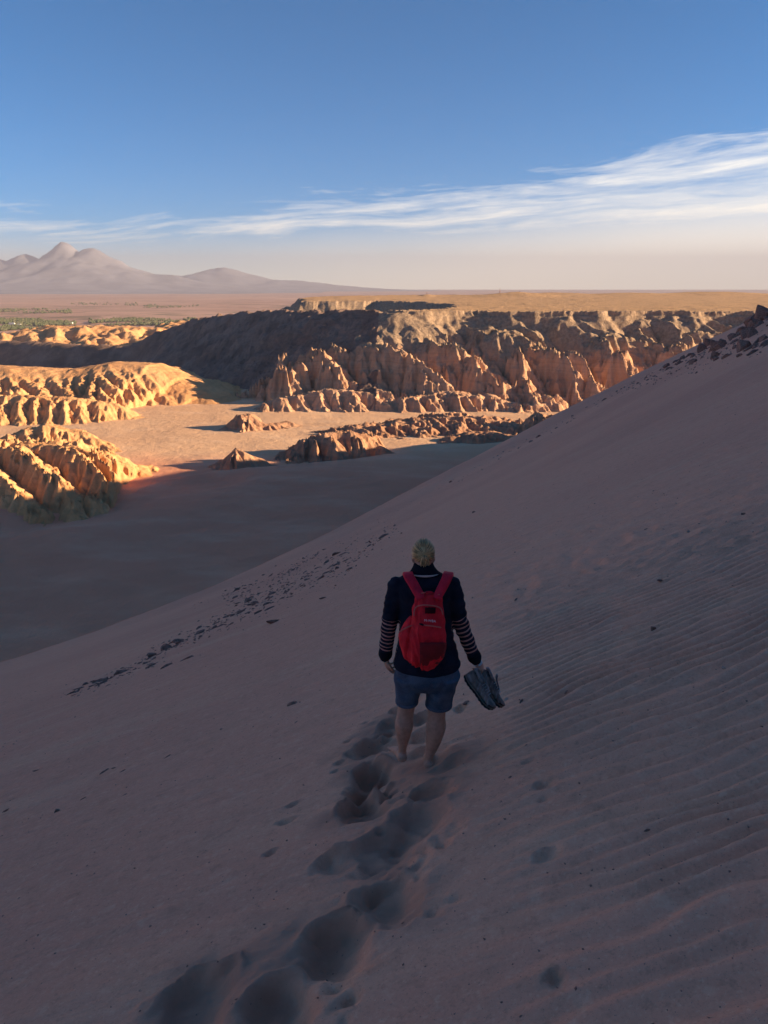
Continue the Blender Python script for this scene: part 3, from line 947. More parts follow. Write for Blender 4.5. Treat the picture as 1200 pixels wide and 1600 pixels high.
SINGLE = [
    (457, 1100, 18, 'chunk', 'lone pointed dark stone on the open sand left of the walker'),
    (311, 990, 20, 'chunk', 'rounded grey boulder, the biggest of the rocky streak on the dune'),
    (400, 943, 15, 'chunk', 'upright horned dark stone at the top edge of the rocky streak'),
    (428, 972, 44, 'slab', 'long dark slanting slab at the lower edge of the rocky streak'),
    (262, 1040, 34, 'slab', 'long thin dark slab lying below the rocky streak, left of the boulder'),
    (293, 1029, 28, 'slab', 'short dark slab lying end to end above the long thin slab'),
    (193, 1050, 32, 'slab', 'sharp leaning dark blade of rock in the left part of the streak'),
    (110, 1084, 20, 'slab', 'dark stone at the lowest left tip of the rocky streak'),
    (132, 1070, 13, 'chunk', 'small dark block just above the left tip of the streak'),
    (545, 890, 26, 'slab', 'dark split ledge at the right end of the rocky streak'),
    (535, 866, 20, 'slab', 'dark flat stone at the upper right end of the rocky streak'),
    (600, 838, 34, 'slab', 'ragged dark ledge by the dune edge, nearest left of the walker\'s head'),
    (505, 935, 20, 'slab', 'flat grey slab in the lower right of the rocky streak'),
    (212, 958, 32, 'chunk', 'dark boulder half hidden behind the dune edge on the left'),
    (125, 993, 18, 'chunk', 'small dark boulder behind the dune edge at far left'),
    (740, 801, 11, 'chunk', 'single dark pointed stone on the slope above the walker\'s right shoulder'),
    (1032, 910, 20, 'slab', 'dark wedge-shaped stone alone on the right-hand slope'),
    (1020, 987, 11, 'chunk', 'small dark broken stone below the wedge on the right-hand slope'),
    (806, 938, 12, 'slab', 'thin dark sliver of stone right of the walker\'s elbow'),
    (932, 967, 9, 'slab', 'tiny dark sliver in the middle of the right-hand slope'),
    (1131, 1040, 11, 'pale', 'small pale stone on the rippled sand near the right edge'),
    (815, 1094, 17, 'slab', 'dark flake of stone just right of the hanging shoes'),
    (791, 1092, 12, 'pale', 'pale crumbly stone right beside the toes of the hanging shoes'),
    (885, 1081, 14, 'slab', 'small dark ledge in the sand right of the hanging shoes'),
    (865, 1083, 11, 'slab', 'thin flake left of the small dark ledge on the ripples'),
    (728, 1099, 22, 'slab', 'jagged dark sliver in the sand under the hanging shoes'),
    (797, 1214, 7, 'chunk', 'tiny black pebble on the ripples right of the walker\'s feet'),
    (996, 1129, 8, 'slab', 'tiny dark chip on the ripples at middle right'),
    (1079, 1134, 8, 'slab', 'tiny dark chip on the ripples nearer the right edge'),
    (1011, 1298, 12, 'slab', 'brownish crumb of stone on the ripples at lower right'),
    (162, 1206, 22, 'slab', 'longest of a short row of dark slivers on the left sand'),
    (178, 1200, 10, 'slab', 'middle of a short row of dark slivers on the left sand'),
    (192, 1205, 11, 'slab', 'right end of a short row of dark slivers on the left sand'),
    (262, 1182, 15, 'slab', 'grey stone with a pale streak, right of the row of slivers'),
    (57, 1204, 13, 'slab', 'dark sliver alone on the sand at middle left'),
    (89, 1268, 9, 'chunk', 'small black stone at lower left on the sand'),
    (8, 1268, 15, 'slab', 'dark flake at the left edge of the picture'),
    (130, 1248, 12, 'slab', 'small cluster stone right of the black stone at lower left'),
    (196, 1241, 9, 'slab', 'tiny flake low on the left sand below the row of slivers'),
    (463, 1128, 10, 'slab', 'tiny curved flake below the lone pointed stone'),
    (345, 1140, 6, 'chunk', 'tiny pebble between the lone pointed stone and the streak'),
    (1116, 893, 11, 'pale', 'pale stone high on the right-hand slope near the edge of the picture'),
    (1076, 829, 10, 'pale', 'pale stone in the gravelly patch of the upper right slope'),
    (1009, 828, 9, 'slab', 'dark stone in the gravelly patch, at its left end'),
    (1162, 802, 9, 'chunk', 'dark stone in the gravelly patch of the upper right slope'),
    (1196, 825, 10, 'chunk', 'dark stone at the right edge of the picture in the gravelly patch'),
]
for s_ in SINGLE:
    place_stone(*s_)

# the crowd of slabs that makes up the streak: (from, to, spread px, how many, size range)
STREAK = [((105, 1085), (235, 1035), 7, 20, (6, 20)), ((225, 1033), (345, 972), 9, 34, (6, 22)), ((350, 968), (450, 915), 20, 46, (6, 20)),
          ((440, 925), (560, 868), 18, 46, (5, 19)), ((430, 905), (500, 862), 4, 14, (5, 14)), ((352, 930), (395, 912), 5, 8, (6, 16)),
          ((560, 865), (620, 825), 7, 14, (5, 13))]
WHERE = ['at the lower left end of the rocky streak on the dune', 'between the left tip and the grey boulder of the rocky streak', 'in the dense middle of the rocky streak on the dune',
         'in the dense upper right part of the rocky streak', 'in the thin line along the upper side of the rocky streak', 'around the horned stone at the top of the rocky streak',
         'in the small patch by the dune edge left of the walker\'s head']
for seg_, ((x0, y0), (x1, y1), sp, n, (lo, hi)) in enumerate(STREAK):
    pa, pb = hit(x0, y0, dune_z), hit(x1, y1, dune_z)
    al = math.atan2(pb[1] - pa[1], pb[0] - pa[0])
    for k in range(n):
        f = rng.random()
        place_stone(x0 + f * (x1 - x0) + rng.normal() * 3, y0 + f * (y1 - y0) + rng.normal() * sp * .6, 1.35 * (lo + (hi - lo) * rng.random() ** 2.0),
                    'slab' if rng.random() < .93 else 'chunk', 'small dark slab ' + WHERE[seg_], 'dark slabs ' + WHERE[seg_], along=al + rng.normal() * .22)
# ledges and blocks along the far crest on the right
for k in range(64):
    f = rng.random() ** .75
    px = 1040 + 165 * f
    top = np.interp(px, [1000, 1100, 1200], [590, 540, 490])
    place_stone(px, top + 3 + rng.random() ** 1.5 * (8 + 48 * f), rng.uniform(8, 30) * (.6 + .7 * f), 'slab' if rng.random() < .6 else 'chunk',
                'one of the dark blocks of the rocky crest at the upper right of the dune', 'dark blocks of the rocky crest', along=R(20) + rng.normal() * .3, zsc=1.5)
for k in range(34):
    px = rng.uniform(690, 1080)
    top = np.interp(px, [600, 720, 850, 1000, 1100], [805, 742, 670, 590, 540])
    place_stone(px, top + 2 + rng.random() ** 2 * 9, rng.uniform(4, 11), 'slab' if rng.random() < .6 else 'chunk',
                'one of the small dark stones strung along the far edge of the dune', 'small stones along the dune edge', along=R(40) + rng.normal() * .3)
for k in range(26):
    place_stone(rng.uniform(960, 1200), rng.uniform(770, 845), rng.uniform(2.5, 6), 'slab' if rng.random() < .7 else 'pale',
                'one of the tiny chips of the gravelly patch on the upper right slope', 'chips of the gravelly patch')

# rubble between the slabs, too small and too many to pick apart
rub = []
for (x0, y0), (x1, y1), sp, n, (lo, hi) in STREAK:
    for k in range(n * 6):
        f = rng.random()
        rub.append((x0 + f * (x1 - x0) + rng.normal() * 6, y0 + f * (y1 - y0) + rng.normal() * sp * .75, 1.5 + 5.0 * rng.random() ** 2.3))
for k in range(420):
    f = rng.random() ** .7
    px = 960 + 245 * f
    rub.append((px, float(np.interp(px, [850, 1000, 1100, 1200], [670, 590, 540, 490])) + 2 + rng.random() ** 1.6 * (6 + 55 * f), 1.5 + 5.5 * rng.random() ** 2.2))
for k in range(260):
    px = rng.uniform(300, 1000)
    rub.append((px, float(np.interp(px, [250, 380, 500, 600, 720, 850, 1000], [958, 920, 862, 805, 742, 670, 590])) + 1 + rng.random() ** 2 * 12, 1.2 + 3 * rng.random() ** 2.5))
rp = []
for px, py, s_ in rub:
    p = hit(px, py, dune_z)
    if p is not None: rp.append((p[0], p[1], p[2], s_ / FPX * np.linalg.norm(p)))
rp = np.array(rp); NR = len(rp)
bv = np.array([[1, 0, 0], [-1, 0, 0], [0, 1, 0], [0, -1, 0], [0, 0, 1], [0, 0, -1]], float)
bf = np.array([[0, 2, 4], [2, 1, 4], [1, 3, 4], [3, 0, 4], [2, 0, 5], [1, 2, 5], [3, 1, 5], [0, 3, 5]])
B = bv[None] * np.stack([rp[:, 3] * .5, rp[:, 3] * rng.uniform(.18, .45, NR), rp[:, 3] * rng.uniform(.12, .34, NR)], -1)[:, None] * (1 + .3 * rng.standard_normal((NR, 6, 1)))
B = B + rng.standard_normal(B.shape) * rp[:, 3][:, None, None] * .06
ang = R(33) + .35 * rng.standard_normal(NR)
ca, sa = np.cos(ang)[:, None], np.sin(ang)[:, None]
Vr = np.stack([B[..., 0] * ca - B[..., 1] * sa + rp[:, 0:1], B[..., 0] * sa + B[..., 1] * ca + rp[:, 1:2], B[..., 2] + .10 * B[..., 0] + dune_z(rp[:, 0], rp[:, 1])[:, None]], -1).reshape(-1, 3)
Fr = (bf[None] + (np.arange(NR) * 6)[:, None, None]).reshape(-1, 3)
o = link('rubble', mesh_from('rubble', Vr, Fr, M['rock'], smooth=False))
tag(o, 'loose dark rubble between the slabs on the dune', kind='stuff')

# grit: pebbles nobody could count, one mesh
gv = []; gf = []
base_v = np.array([[1, 0, 0], [-1, 0, 0], [0, 1, 0], [0, -1, 0], [0, 0, 1], [0, 0, -1]], float)
base_f = np.array([[0, 2, 4], [2, 1, 4], [1, 3, 4], [3, 0, 4], [2, 0, 5], [1, 2, 5], [3, 1, 5], [0, 3, 5]])
NG = 5200
th = rng.uniform(-.62, .62, NG); rr = 1.2 + 26 * rng.random(NG) ** 2.0
gxp = rr * np.sin(th); gyp = rr * np.cos(th)
gz = dune_full(gxp, gyp)
sz = (.0016 + .006 * rng.random(NG) ** 4) * (1 + .10 * rr)
ang = rng.random(NG) * 6.28
B = base_v[None] * (np.stack([np.ones(NG), rng.uniform(.5, .9, NG), rng.uniform(.35, .7, NG)], -1) * sz[:, None])[:, None] * (1 + .25 * rng.standard_normal((NG, 6, 1)))
ca, sa = np.cos(ang)[:, None], np.sin(ang)[:, None]
BX = B[..., 0] * ca - B[..., 1] * sa; BY = B[..., 0] * sa + B[..., 1] * ca
Vg = np.stack([BX + gxp[:, None], BY + gyp[:, None], B[..., 2] + gz[:, None]], -1).reshape(-1, 3)
Fg = (base_f[None] + (np.arange(NG) * 6)[:, None, None]).reshape(-1, 3)
o = link('grit', mesh_from('grit', Vg, Fg, M['rock'], smooth=False))
tag(o, 'scattered dark grit lying on the dune sand', kind='stuff')

# ------------------------------------------------------------------ oasis, houses and cairns far off
m, t, bs = mat_new('tree_leaf')
gp = t.n('ShaderNodeNewGeometry').outputs['Position']
t.put(bs.inputs['Base Color'], t.mix(t.mr(t.noise(gp, .02, 4, .6), .35, .65), rgb(.085, .105, .05), rgb(.15, .14, .08)))
M['leaf'] = m
patches = [(0, 118, 499, 522, 4200), (0, 112, 483, 490, 600), (140, 305, 498, 509, 1700), (110, 215, 473, 478, 180), (225, 310, 476, 482, 200)]
cx = []; cy = []; sz = []
for x0, x1, y0, y1, n in patches:
    for k in range(n):
        px = rng.uniform(x0, x1); py = rng.uniform(y0, y1)
        elv = math.atan2(800 - py, FPX) - PITCH
        Yp = -150 / math.tan(elv)
        p = at(px, py, Yp)
        if fbm(np.array([p[0] / 260.]), np.array([p[1] / 420.]), 3, seed=9)[0] < .05 + .25 * rng.random() - .15: continue
        cx.append(p[0]); cy.append(p[1]); sz.append(rng.uniform(2.6, 6.0) * (1 + .0001 * Yp))
cx = np.array(cx); cy = np.array(cy); sz = np.array(sz); NTREE = len(cx)
B = base_v[None] * np.stack([sz, sz * rng.uniform(.8, 1.2, NTREE), sz * rng.uniform(.5, .9, NTREE)], -1)[:, None] * (1 + .2 * rng.standard_normal((NTREE, 6, 1)))
Vt = np.stack([B[..., 0] + cx[:, None], B[..., 1] + cy[:, None], B[..., 2] + PLAIN + 2.0 + 4 * .0 + sz[:, None] * .4], -1).reshape(-1, 3)
Ft = (base_f[None] + (np.arange(NTREE) * 6)[:, None, None]).reshape(-1, 3)
o = link('oasis_trees', mesh_from('oasis_trees', Vt, Ft, M['leaf'], smooth=False))
tag(o, 'dark green groves of a far-off oasis on the plain', kind='stuff')


def plain_mat(name, c, rough=.9, spec=.1):
    m, t, bs = mat_new(name)
    gp = t.n('ShaderNodeTexCoord').outputs['Object']
    t.put(bs.inputs['Base Color'], t.mix(t.mr(t.noise(gp, 6.0, 4, .6), .35, .7), c, tuple(.82 * q for q in c[:3]) + (1,)))
    bs.inputs['Roughness'].default_value = rough
    bs.inputs['Specular IOR Level'].default_value = spec
    return m


M['white'] = plain_mat('white_wash', rgb(.8, .78, .74))
M['tin'] = plain_mat('tin_roof', rgb(.62, .60, .58))
M['darkwood'] = plain_mat('dark_wood', rgb(.10, .07, .05))


def boxmesh(name, size, loc, mat, bev=0.0):
    bm = bmesh.new()
    bmesh.ops.create_cube(bm, size=1.0)
    for v in bm.verts:
        v.co = Vector((v.co.x * size[0] + loc[0], v.co.y * size[1] + loc[1], v.co.z * size[2] + loc[2]))
    if bev: bmesh.ops.bevel(bm, geom=bm.edges[:], offset=bev, segments=2, affect='EDGES')
    me = bpy.data.meshes.new(name); bm.to_mesh(me); bm.free()
    me.materials.append(mat)
    return me


for px, py, wd, label in [(19, 508, 22, 'long white house among the oasis trees at the far left'), (30, 510, 14, 'short white house just right of the long one in the oasis'),
                          (111, 507, 15, 'lone white house at the right end of the oasis groves')]:
    Yp = -150 / math.tan(math.atan2(800 - py, FPX) - PITCH)
    p = at(px, py, Yp)
    e = bpy.data.objects.new('house', None); C.objects.link(e)
    e.location = (p[0], p[1], PLAIN + 2.5)
    tag(e, label, 'house', 'white houses of the oasis')
    link('wall', boxmesh('house_wall', (wd, 9, 5), (0, 0, 2.5), M['white']), e)
    bm = bmesh.new()
    vs = [bm.verts.new(q) for q in [(-wd / 2 - .5, -5, 5.003), (wd / 2 + .5, -5, 5.003), (wd / 2 + .5, 5, 5.003), (-wd / 2 - .5, 5, 5.003), (-wd / 2 - .5, 0, 7.2), (wd / 2 + .5, 0, 7.2)]]
    for f in [(0, 1, 5, 4), (2, 3, 4, 5), (1, 2, 5), (3, 0, 4), (3, 2, 1, 0)]: bm.faces.new([vs[i] for i in f])
    me = bpy.data.meshes.new('house_roof'); bm.to_mesh(me); bm.free(); me.materials.append(M['tin'])
    link('roof', me, e)
    link('door', boxmesh('house_door', (1.2, .1, 2.2), (wd * .1, -4.53, 1.1), M['darkwood']), e)
    for fx_ in (-.3, .32):
        link('window', boxmesh('house_window', (1.4, .1, 1.2), (wd * fx_, -4.53, 2.6), M['darkwood']), e)

CAIRN_ST = [rock_mesh('cairn_stone', 400 + i, .5, .42, .34, M['rock'], n=12) for i in range(3)]
dg = bpy.context.evaluated_depsgraph_get()
for px, py, n, sc, label in [(667, 459.5, 5, 1.3, 'small cairn on the little mound at the left of the mesa skyline'), (781, 457, 7, 1.7, 'tall ragged cairn on the broad mound of the mesa skyline'),
                             (812, 457, 4, 1.1, 'low cairn right of the tall one on the broad mound')]:
    Xw = at(px, py, 1330)[0]
    yy_ = 1330.0
    zt = float(mesa_z(np.array([[Xw, Xw + 1]]), np.array([[yy_, yy_]]))[0][0, 0])
    e = bpy.data.objects.new('cairn', None); C.objects.link(e)
    e.location = (Xw, yy_, zt)
    tag(e, label, 'cairn', 'cairns on the mesa skyline')
    h = 0
    for k in range(n):
        w_ = sc * (1.5 - .9 * k / n)
        st_ = link('stone', CAIRN_ST[k % 3], e)
        st_.scale = (w_ * 1.3, w_ * 1.2, w_ * 1.1)
        st_.rotation_euler = (0, 0, k * 1.9)
        st_.location = (.12 * math.sin(k * 2.2), .1 * math.cos(k * 1.7), h + w_ * .32)
        h += w_ * .62


# ------------------------------------------------------------------ the walker
YP = 4.36                                                          # metres ahead of the camera


def J(px, py, dy=0.0):
    return Vector(at(px, py, YP + dy))


def mpp(py, dy=0.0):
    """metres that one picture point spans at the walker"""
    a = at(600, py, YP + dy); b = at(601, py, YP + dy)
    return b[0] - a[0]


def loft(rings, n=24, power=1.0):
    """rings of (centre, U, V); closed tube with caps -> verts, faces (quads; caps as fans of quads)"""
    V = []; F = []
    for c, U, W in rings:
        for k in range(n):
            a = 2 * math.pi * k / n
            ca, sa = math.cos(a), math.sin(a)
            ca = math.copysign(abs(ca) ** power, ca); sa = math.copysign(abs(sa) ** power, sa)
            V.append(c + U * ca + W * sa)
    for i in range(len(rings) - 1):
        for k in range(n):
            k2 = (k + 1) % n
            F.append((i * n + k, i * n + k2, (i + 1) * n + k2, (i + 1) * n + k))
    for i, flip in ((0, True), (len(rings) - 1, False)):
        ci = len(V); V.append(rings[i][0])
        for k in range(n):
            k2 = (k + 1) % n
            F.append((ci, i * n + k2, i * n + k) if flip else (ci, i * n + k, i * n + k2))
    return V, F


def limb(pts, radii, n=16, flat=1.0):
    """tapered tube along points; radii = number or (across, deep); rounded ends"""
    rings = []
    m_ = len(pts)
    for i in range(m_):
        t_ = (pts[min(i + 1, m_ - 1)] - pts[max(i - 1, 0)]).normalized()
        ux = Vector((1, 0, 0)) if abs(t_.x) < .85 else Vector((0, 0, 1))
        U = (ux - ux.dot(t_) * t_).normalized(); W = t_.cross(U)
        r = radii[i]
        a, b = (r, r * flat) if not isinstance(r, tuple) else r
        if i == 0:
            for q, s in ((.9, .45), (.55, .82)):
                rings.append((pts[i] - t_ * max(a, b) * q * .8, U * a * s, W * b * s))
        rings.append((pts[i], U * a, W * b))
        if i == m_ - 1:
            for q, s in ((.55, .82), (.9, .45)):
                rings.append((pts[i] + t_ * max(a, b) * q * .8, U * a * s, W * b * s))
    return loft(rings, n)


def smooth_path(pts, radii, sub=4):
    """Catmull-Rom through the given points"""
    P = []; Rr = []
    n = len(pts)
    for i in range(n - 1):
        p0, p1, p2, p3 = pts[max(i - 1, 0)], pts[i], pts[i + 1], pts[min(i + 2, n - 1)]
        r0, r1, r2, r3 = radii[max(i - 1, 0)], radii[i], radii[i + 1], radii[min(i + 2, n - 1)]
        for k in range(sub):
            t_ = k / sub

            def cr(a, b, c, d_):
                return .5 * ((2 * b) + (c - a) * t_ + (2 * a - 5 * b + 4 * c - d_) * t_ ** 2 + (3 * b - a - 3 * c + d_) * t_ ** 3)
            P.append(cr(p0, p1, p2, p3))
            if isinstance(r1, tuple): Rr.append(tuple(cr(*[q[j] for q in (r0, r1, r2, r3)]) for j in range(2)))
            else: Rr.append(cr(r0, r1, r2, r3))
    P.append(pts[-1]); Rr.append(radii[-1])
    return P, Rr


def join(parts):
    V = []; F = []
    for v, f in parts:
        k = len(V); V += list(v); F += [tuple(i + k for i in q) for q in f]
    return V, F


def raw_mesh(name, V, F, mat=None, smooth=True):
    me = bpy.data.meshes.new(name)
    me.from_pydata([tuple(v) for v in V], [], F)
    me.validate(); me.update()
    bm = bmesh.new(); bm.from_mesh(me); bmesh.ops.recalc_face_normals(bm, faces=bm.faces[:]); bm.to_mesh(me); bm.free()
    for p in me.polygons: p.use_smooth = smooth
    if mat: me.materials.append(mat)
    return me


def fuse(name, V, F, mat, voxel, smooth=4, factor=.5):
    """one continuous skin from overlapping tubes"""
    o = bpy.data.objects.new('tmp', raw_mesh('tmp', V, F))
    C.objects.link(o)
    r = o.modifiers.new('r', 'REMESH'); r.mode = 'VOXEL'; r.voxel_size = voxel; r.use_smooth_shade = True
    if smooth:
        s = o.modifiers.new('s', 'SMOOTH'); s.iterations = smooth; s.factor = factor
    bpy.context.view_layer.update()
    me = bpy.data.meshes.new_from_object(o.evaluated_get(bpy.context.evaluated_depsgraph_get()))
    bpy.data.objects.remove(o)
    me.name = name
    me.materials.clear(); me.materials.append(mat)
    for p in me.polygons: p.use_smooth = True
    return me


def displace(me, fn):
    n = len(me.vertices)
    co = np.empty(n * 3, np.float32); me.vertices.foreach_get('co', co); co = co.reshape(-1, 3)
    no = np.empty(n * 3, np.float32); me.vertices.foreach_get('normal', no); no = no.reshape(-1, 3)
    co = co + no * fn(co)[:, None]
    me.vertices.foreach_set('co', co.astype(np.float32).ravel()); me.update()


# materials
m, t, bs = mat_new('skin')
gp = t.n('ShaderNodeNewGeometry').outputs['Position']
t.put(bs.inputs['Base Color'], t.mix(t.mr(t.noise(gp, 30, 4, .6), .35, .7), rgb(.56, .30, .205), rgb(.44, .225, .15)))
bs.inputs['Roughness'].default_value = .6; bs.inputs['Specular IOR Level'].default_value = .3
bs.inputs['Subsurface Weight'].default_value = .06
bs.inputs['Subsurface Radius'].default_value = (.01, .004, .002)
M['skin'] = m

m, t, bs = mat_new('navy_knit')
gp = t.n('ShaderNodeNewGeometry').outputs['Position']
at_ = t.n('ShaderNodeAttribute', attribute_name='sleeve').outputs['Fac']
fr = t.m('FRACT', t.m('ADD', t.m('MULTIPLY', at_, 9.0), t.m('MULTIPLY', t.m('SUBTRACT', t.noise(gp, 28, 3, .5), .5), .22)))
stp = t.m('MULTIPLY', t.m('LESS_THAN', fr, .34), t.m('MULTIPLY', t.m('GREATER_THAN', at_, .02), t.m('LESS_THAN', at_, .97)))
knit = t.noise(t.mapping(gp, (1, 1, .35)), 420, 2, .5)
navy = t.mix(t.mr(t.noise(gp, 12, 4, .6), .35, .7), rgb(.014, .015, .026), rgb(.024, .025, .040))
col = t.mix(stp, navy, rgb(.52, .26, .22))
t.put(bs.inputs['Base Color'], col)
add_bump(t, bs, [(t.noise(gp, 22, 5, .6), .5, .008), (knit, .35, .0012)])
M['knit'] = m

m, t, bs = mat_new('denim')
gp = t.n('ShaderNodeNewGeometry').outputs['Position']
tw = t.noise(t.mapping(gp, (1, 1, .25), (0, R(35), 0)), 600, 2, .6)
col = t.mix(t.mr(t.noise(gp, 9, 5, .6), .36, .66), rgb(.10, .125, .17), rgb(.05, .066, .098))
col = t.mix(t.m('MULTIPLY', t.mr(tw, .5, .7), .4), col, rgb(.24, .26, .29))
t.put(bs.inputs['Base Color'], col)
add_bump(t, bs, [(t.noise(gp, 16, 5, .6), .5, .012), (tw, .3, .001)])
M['denim'] = m


def cloth_mat(name, c1, c2, wr=18, rough=.75):
    m, t, bs = mat_new(name)
    gp = t.n('ShaderNodeNewGeometry').outputs['Position']
    col = t.mix(t.mr(t.noise(gp, 14, 5, .6), .36, .68), c1, c2)
    t.put(bs.inputs['Base Color'], col)
    bs.inputs['Roughness'].default_value = rough; bs.inputs['Specular IOR Level'].default_value = .3
    wv = t.noise(t.mapping(gp, (1.6, 1.6, .55)), wr, 5, .62, .8)
    add_bump(t, bs, [(wv, .75, .014), (t.noise(gp, 500, 1, .5), .2, .0008)])
    return m


M['red_cloth'] = cloth_mat('red_cloth', rgb(.93, .020, .035), rgb(.74, .012, .022))
M['red_dark'] = cloth_mat('dark_red_cloth', rgb(.26, .012, .016), rgb(.20, .010, .012))
M['red_strap'] = cloth_mat('red_strap', rgb(.85, .02, .055), rgb(.70, .014, .04), 40)
M['zip'] = plain_mat('zip_tape', rgb(.80, .17, .14), .6)
M['patch'] = plain_mat('dark_mesh', rgb(.07, .006, .012))
M['print'] = plain_mat('white_print', rgb(.8, .78, .78))
M['black_cloth'] = plain_mat('black_cloth', rgb(.012, .012, .018))
M['pale_cloth'] = plain_mat('pale_cloth', rgb(.62, .5, .46))
M['metal'] = plain_mat('steel', rgb(.6, .6, .6), .35, .5)
m, t, bs = mat_new('blonde_hair')
gp = t.n('ShaderNodeNewGeometry').outputs['Position']
ha = t.n('ShaderNodeAttribute', attribute_name='strand').outputs['Fac']
hv = t.noise(t.comb(t.m('MULTIPLY', ha, 60.0), t.m('MULTIPLY', t.xyz(gp)[2], 8.0), 0.0), 1.0, 4, .6)
t.put(bs.inputs['Base Color'], t.mix(t.mr(hv, .35, .65), rgb(.80, .47, .20), rgb(.24, .125, .05)))
bs.inputs['Roughness'].default_value = .45; bs.inputs['Specular IOR Level'].default_value = .4
M['hair'] = m

feet = [J(630, 1184, .06), J(668, 1200, -.06)]
ground = [float(dune_full(np.array([f.x]), np.array([f.y]))[0]) for f in feet]
root = bpy.data.objects.new('person', None); C.objects.link(root)
root.location = (0.5 * (feet[0].x + feet[1].x), YP, min(ground))
tag(root, 'barefoot walker seen from behind in a navy striped-sleeve sweater and denim shorts', 'person')
ORG = root.location.copy()


def local(V):
    return [v - ORG for v in V]


def px_r(p, py):
    return p * mpp(py)


# ---- body: one skin from head to toes
def hor(px, py, half, deep, dy=0.0):
    """a level ring: half width in picture points, half depth in metres"""
    return (J(px, py, dy), Vector((half * mpp(py, dy), 0, 0)), Vector((0, deep, 0)))


parts = []
hc = J(661.5, 865, .055)                                            # head, bent a little forward
hr = 16.3 * mpp(865)
tiltv = Vector((0, .24, .97)).normalized(); fwd = Vector((0, .97, -.24)).normalized()
hring = []
for s, wx_, wy_, off in [(-1.62, .30, .30, .30), (-1.5, .52, .55, .30), (-1.22, .72, .86, .22), (-.85, .84, 1.02, .10), (-.4, .95, 1.14, .0), (0, 1.0, 1.2, -.04), (.4, .98, 1.18, -.05), (.75, .84, 1.02, -.05),
                         (1.02, .62, .76, -.04), (1.2, .34, .42, -.03), (1.26, .1, .12, -.03)]:
    hring.append((hc + tiltv * hr * s * 1.08 + fwd * hr * off, Vector((hr * wx_, 0, 0)), fwd * hr * wy_))
parts.append(loft(hring, 24))
# nose, brow, chin, ears
parts.append(limb([hc + fwd * hr * 1.05 - tiltv * hr * .15, hc + fwd * hr * 1.30 - tiltv * hr * .62], [hr * .12, hr * .19], 10))
parts.append(limb([hc + fwd * hr * 1.02 + Vector((-hr * .5, 0, 0)), hc + fwd * hr * 1.1, hc + fwd * hr * 1.02 + Vector((hr * .5, 0, 0))], [hr * .14] * 3, 8))
parts.append(limb([hc + fwd * hr * 1.10 - tiltv * hr * .98 + Vector((-hr * .25, 0, 0)), hc + fwd * hr * 1.16 - tiltv * hr * .98, hc + fwd * hr * 1.10 - tiltv * hr * .98 + Vector((hr * .25, 0, 0))], [hr * .09] * 3, 8))
for sx in (-1, 1):
    e0 = hc + Vector((sx * hr * .97, 0, 0)) - tiltv * hr * .55 - fwd * hr * .05
    parts.append(limb([e0 - tiltv * hr * .28, e0 + Vector((sx * hr * .10, 0, 0)), e0 + tiltv * hr * .34 - fwd * hr * .10], [(hr * .09, hr * .13), (hr * .10, hr * .22), (hr * .09, hr * .17)], 10))
# neck and trunk
parts.append(loft([hor(662, 872, 11.5, .055, .03), hor(662, 890, 12, .058, .01), hor(663, 902, 24, .07), hor(663, 912, 40, .085), hor(663, 930, 39, .10), hor(664, 960, 36, .105),
                   hor(666, 1000, 38, .11), hor(667, 1025, 43, .125), hor(667, 1045, 45, .135), hor(667, 1062, 40, .12)], 28))
# arms inside the sleeves
LA = [J(621, 913, 0), J(613.5, 945, -.01), J(609, 970, 0), J(605, 1000, .02), J(602, 1023, .04)]
RA = [J(706, 913, 0), J(713, 945, -.01), J(718, 968, 0), J(730, 1000, .01), J(742, 1028, .02)]
armr = [.047, .042, .036, .031, .024]
for A in (LA, RA):
    P, Q = smooth_path(A, armr, 4); parts.append(limb(P, Q, 14))
# legs
LL = [J(643, 1052, .0), J(639, 1078, .0), J(635.5, 1102, .0), J(633, 1118, -.005), J(631.5, 1133, -.012), J(630, 1153, .0), J(628.5, 1170, .01), J(628.5, 1178, .012)]
LRd = [.084, .070, .058, .056, .0625, .045, .0285, .033]
RL = [J(690, 1052, -.02), J(686, 1080, -.02), J(682.5, 1104, -.03), J(682, 1120, -.035), J(681, 1136, -.04), J(676.5, 1160, -.04), J(671, 1180, -.04), J(669.5, 1190, -.04)]
RRd = [.090, .076, .064, .060, .067, .050, .031, .035]
for A, Q in ((LL, LRd), (RL, RRd)):
    P, Q = smooth_path(A, Q, 4); parts.append(limb(P, Q, 18))
# feet: heel, arch, ball and five toes each, pressed into the sand
slope = Vector((0, 1, -.30)).normalized()
for A, sx, yaw in ((LL, -1, -.28), (RL, 1, .10)):
    hl = A[-1] + Vector((0, -.012, -.012))
    d = Vector((math.sin(yaw), math.cos(yaw), -.26)).normalized()
    sdw = Vector((d.y, -d.x, 0)).normalized()
    P = [hl + Vector((0, -.012, .0)), hl + d * .06 + Vector((0, 0, .008)), hl + d * .12 + Vector((0, 0, .003)), hl + d * .175 - Vector((0, 0, .006))]
    parts.append(limb(P, [(.037, .033), (.035, .035), (.042, .024), (.046, .017)], 14))
    for k in range(5):
        off = (-.036 + .018 * k) * -sx
        ln = (.052, .046, .040, .034, .028)[k]
        b0 = hl + d * (.170 - .006 * k) + sdw * off - Vector((0, 0, .006))
        parts.append(limb([b0, b0 + d * ln * .6 + Vector((0, 0, .003)), b0 + d * ln - Vector((0, 0, .003))], [.0115 if k == 0 else .0085, .011 if k == 0 else .008, .010 if k == 0 else .007], 8))


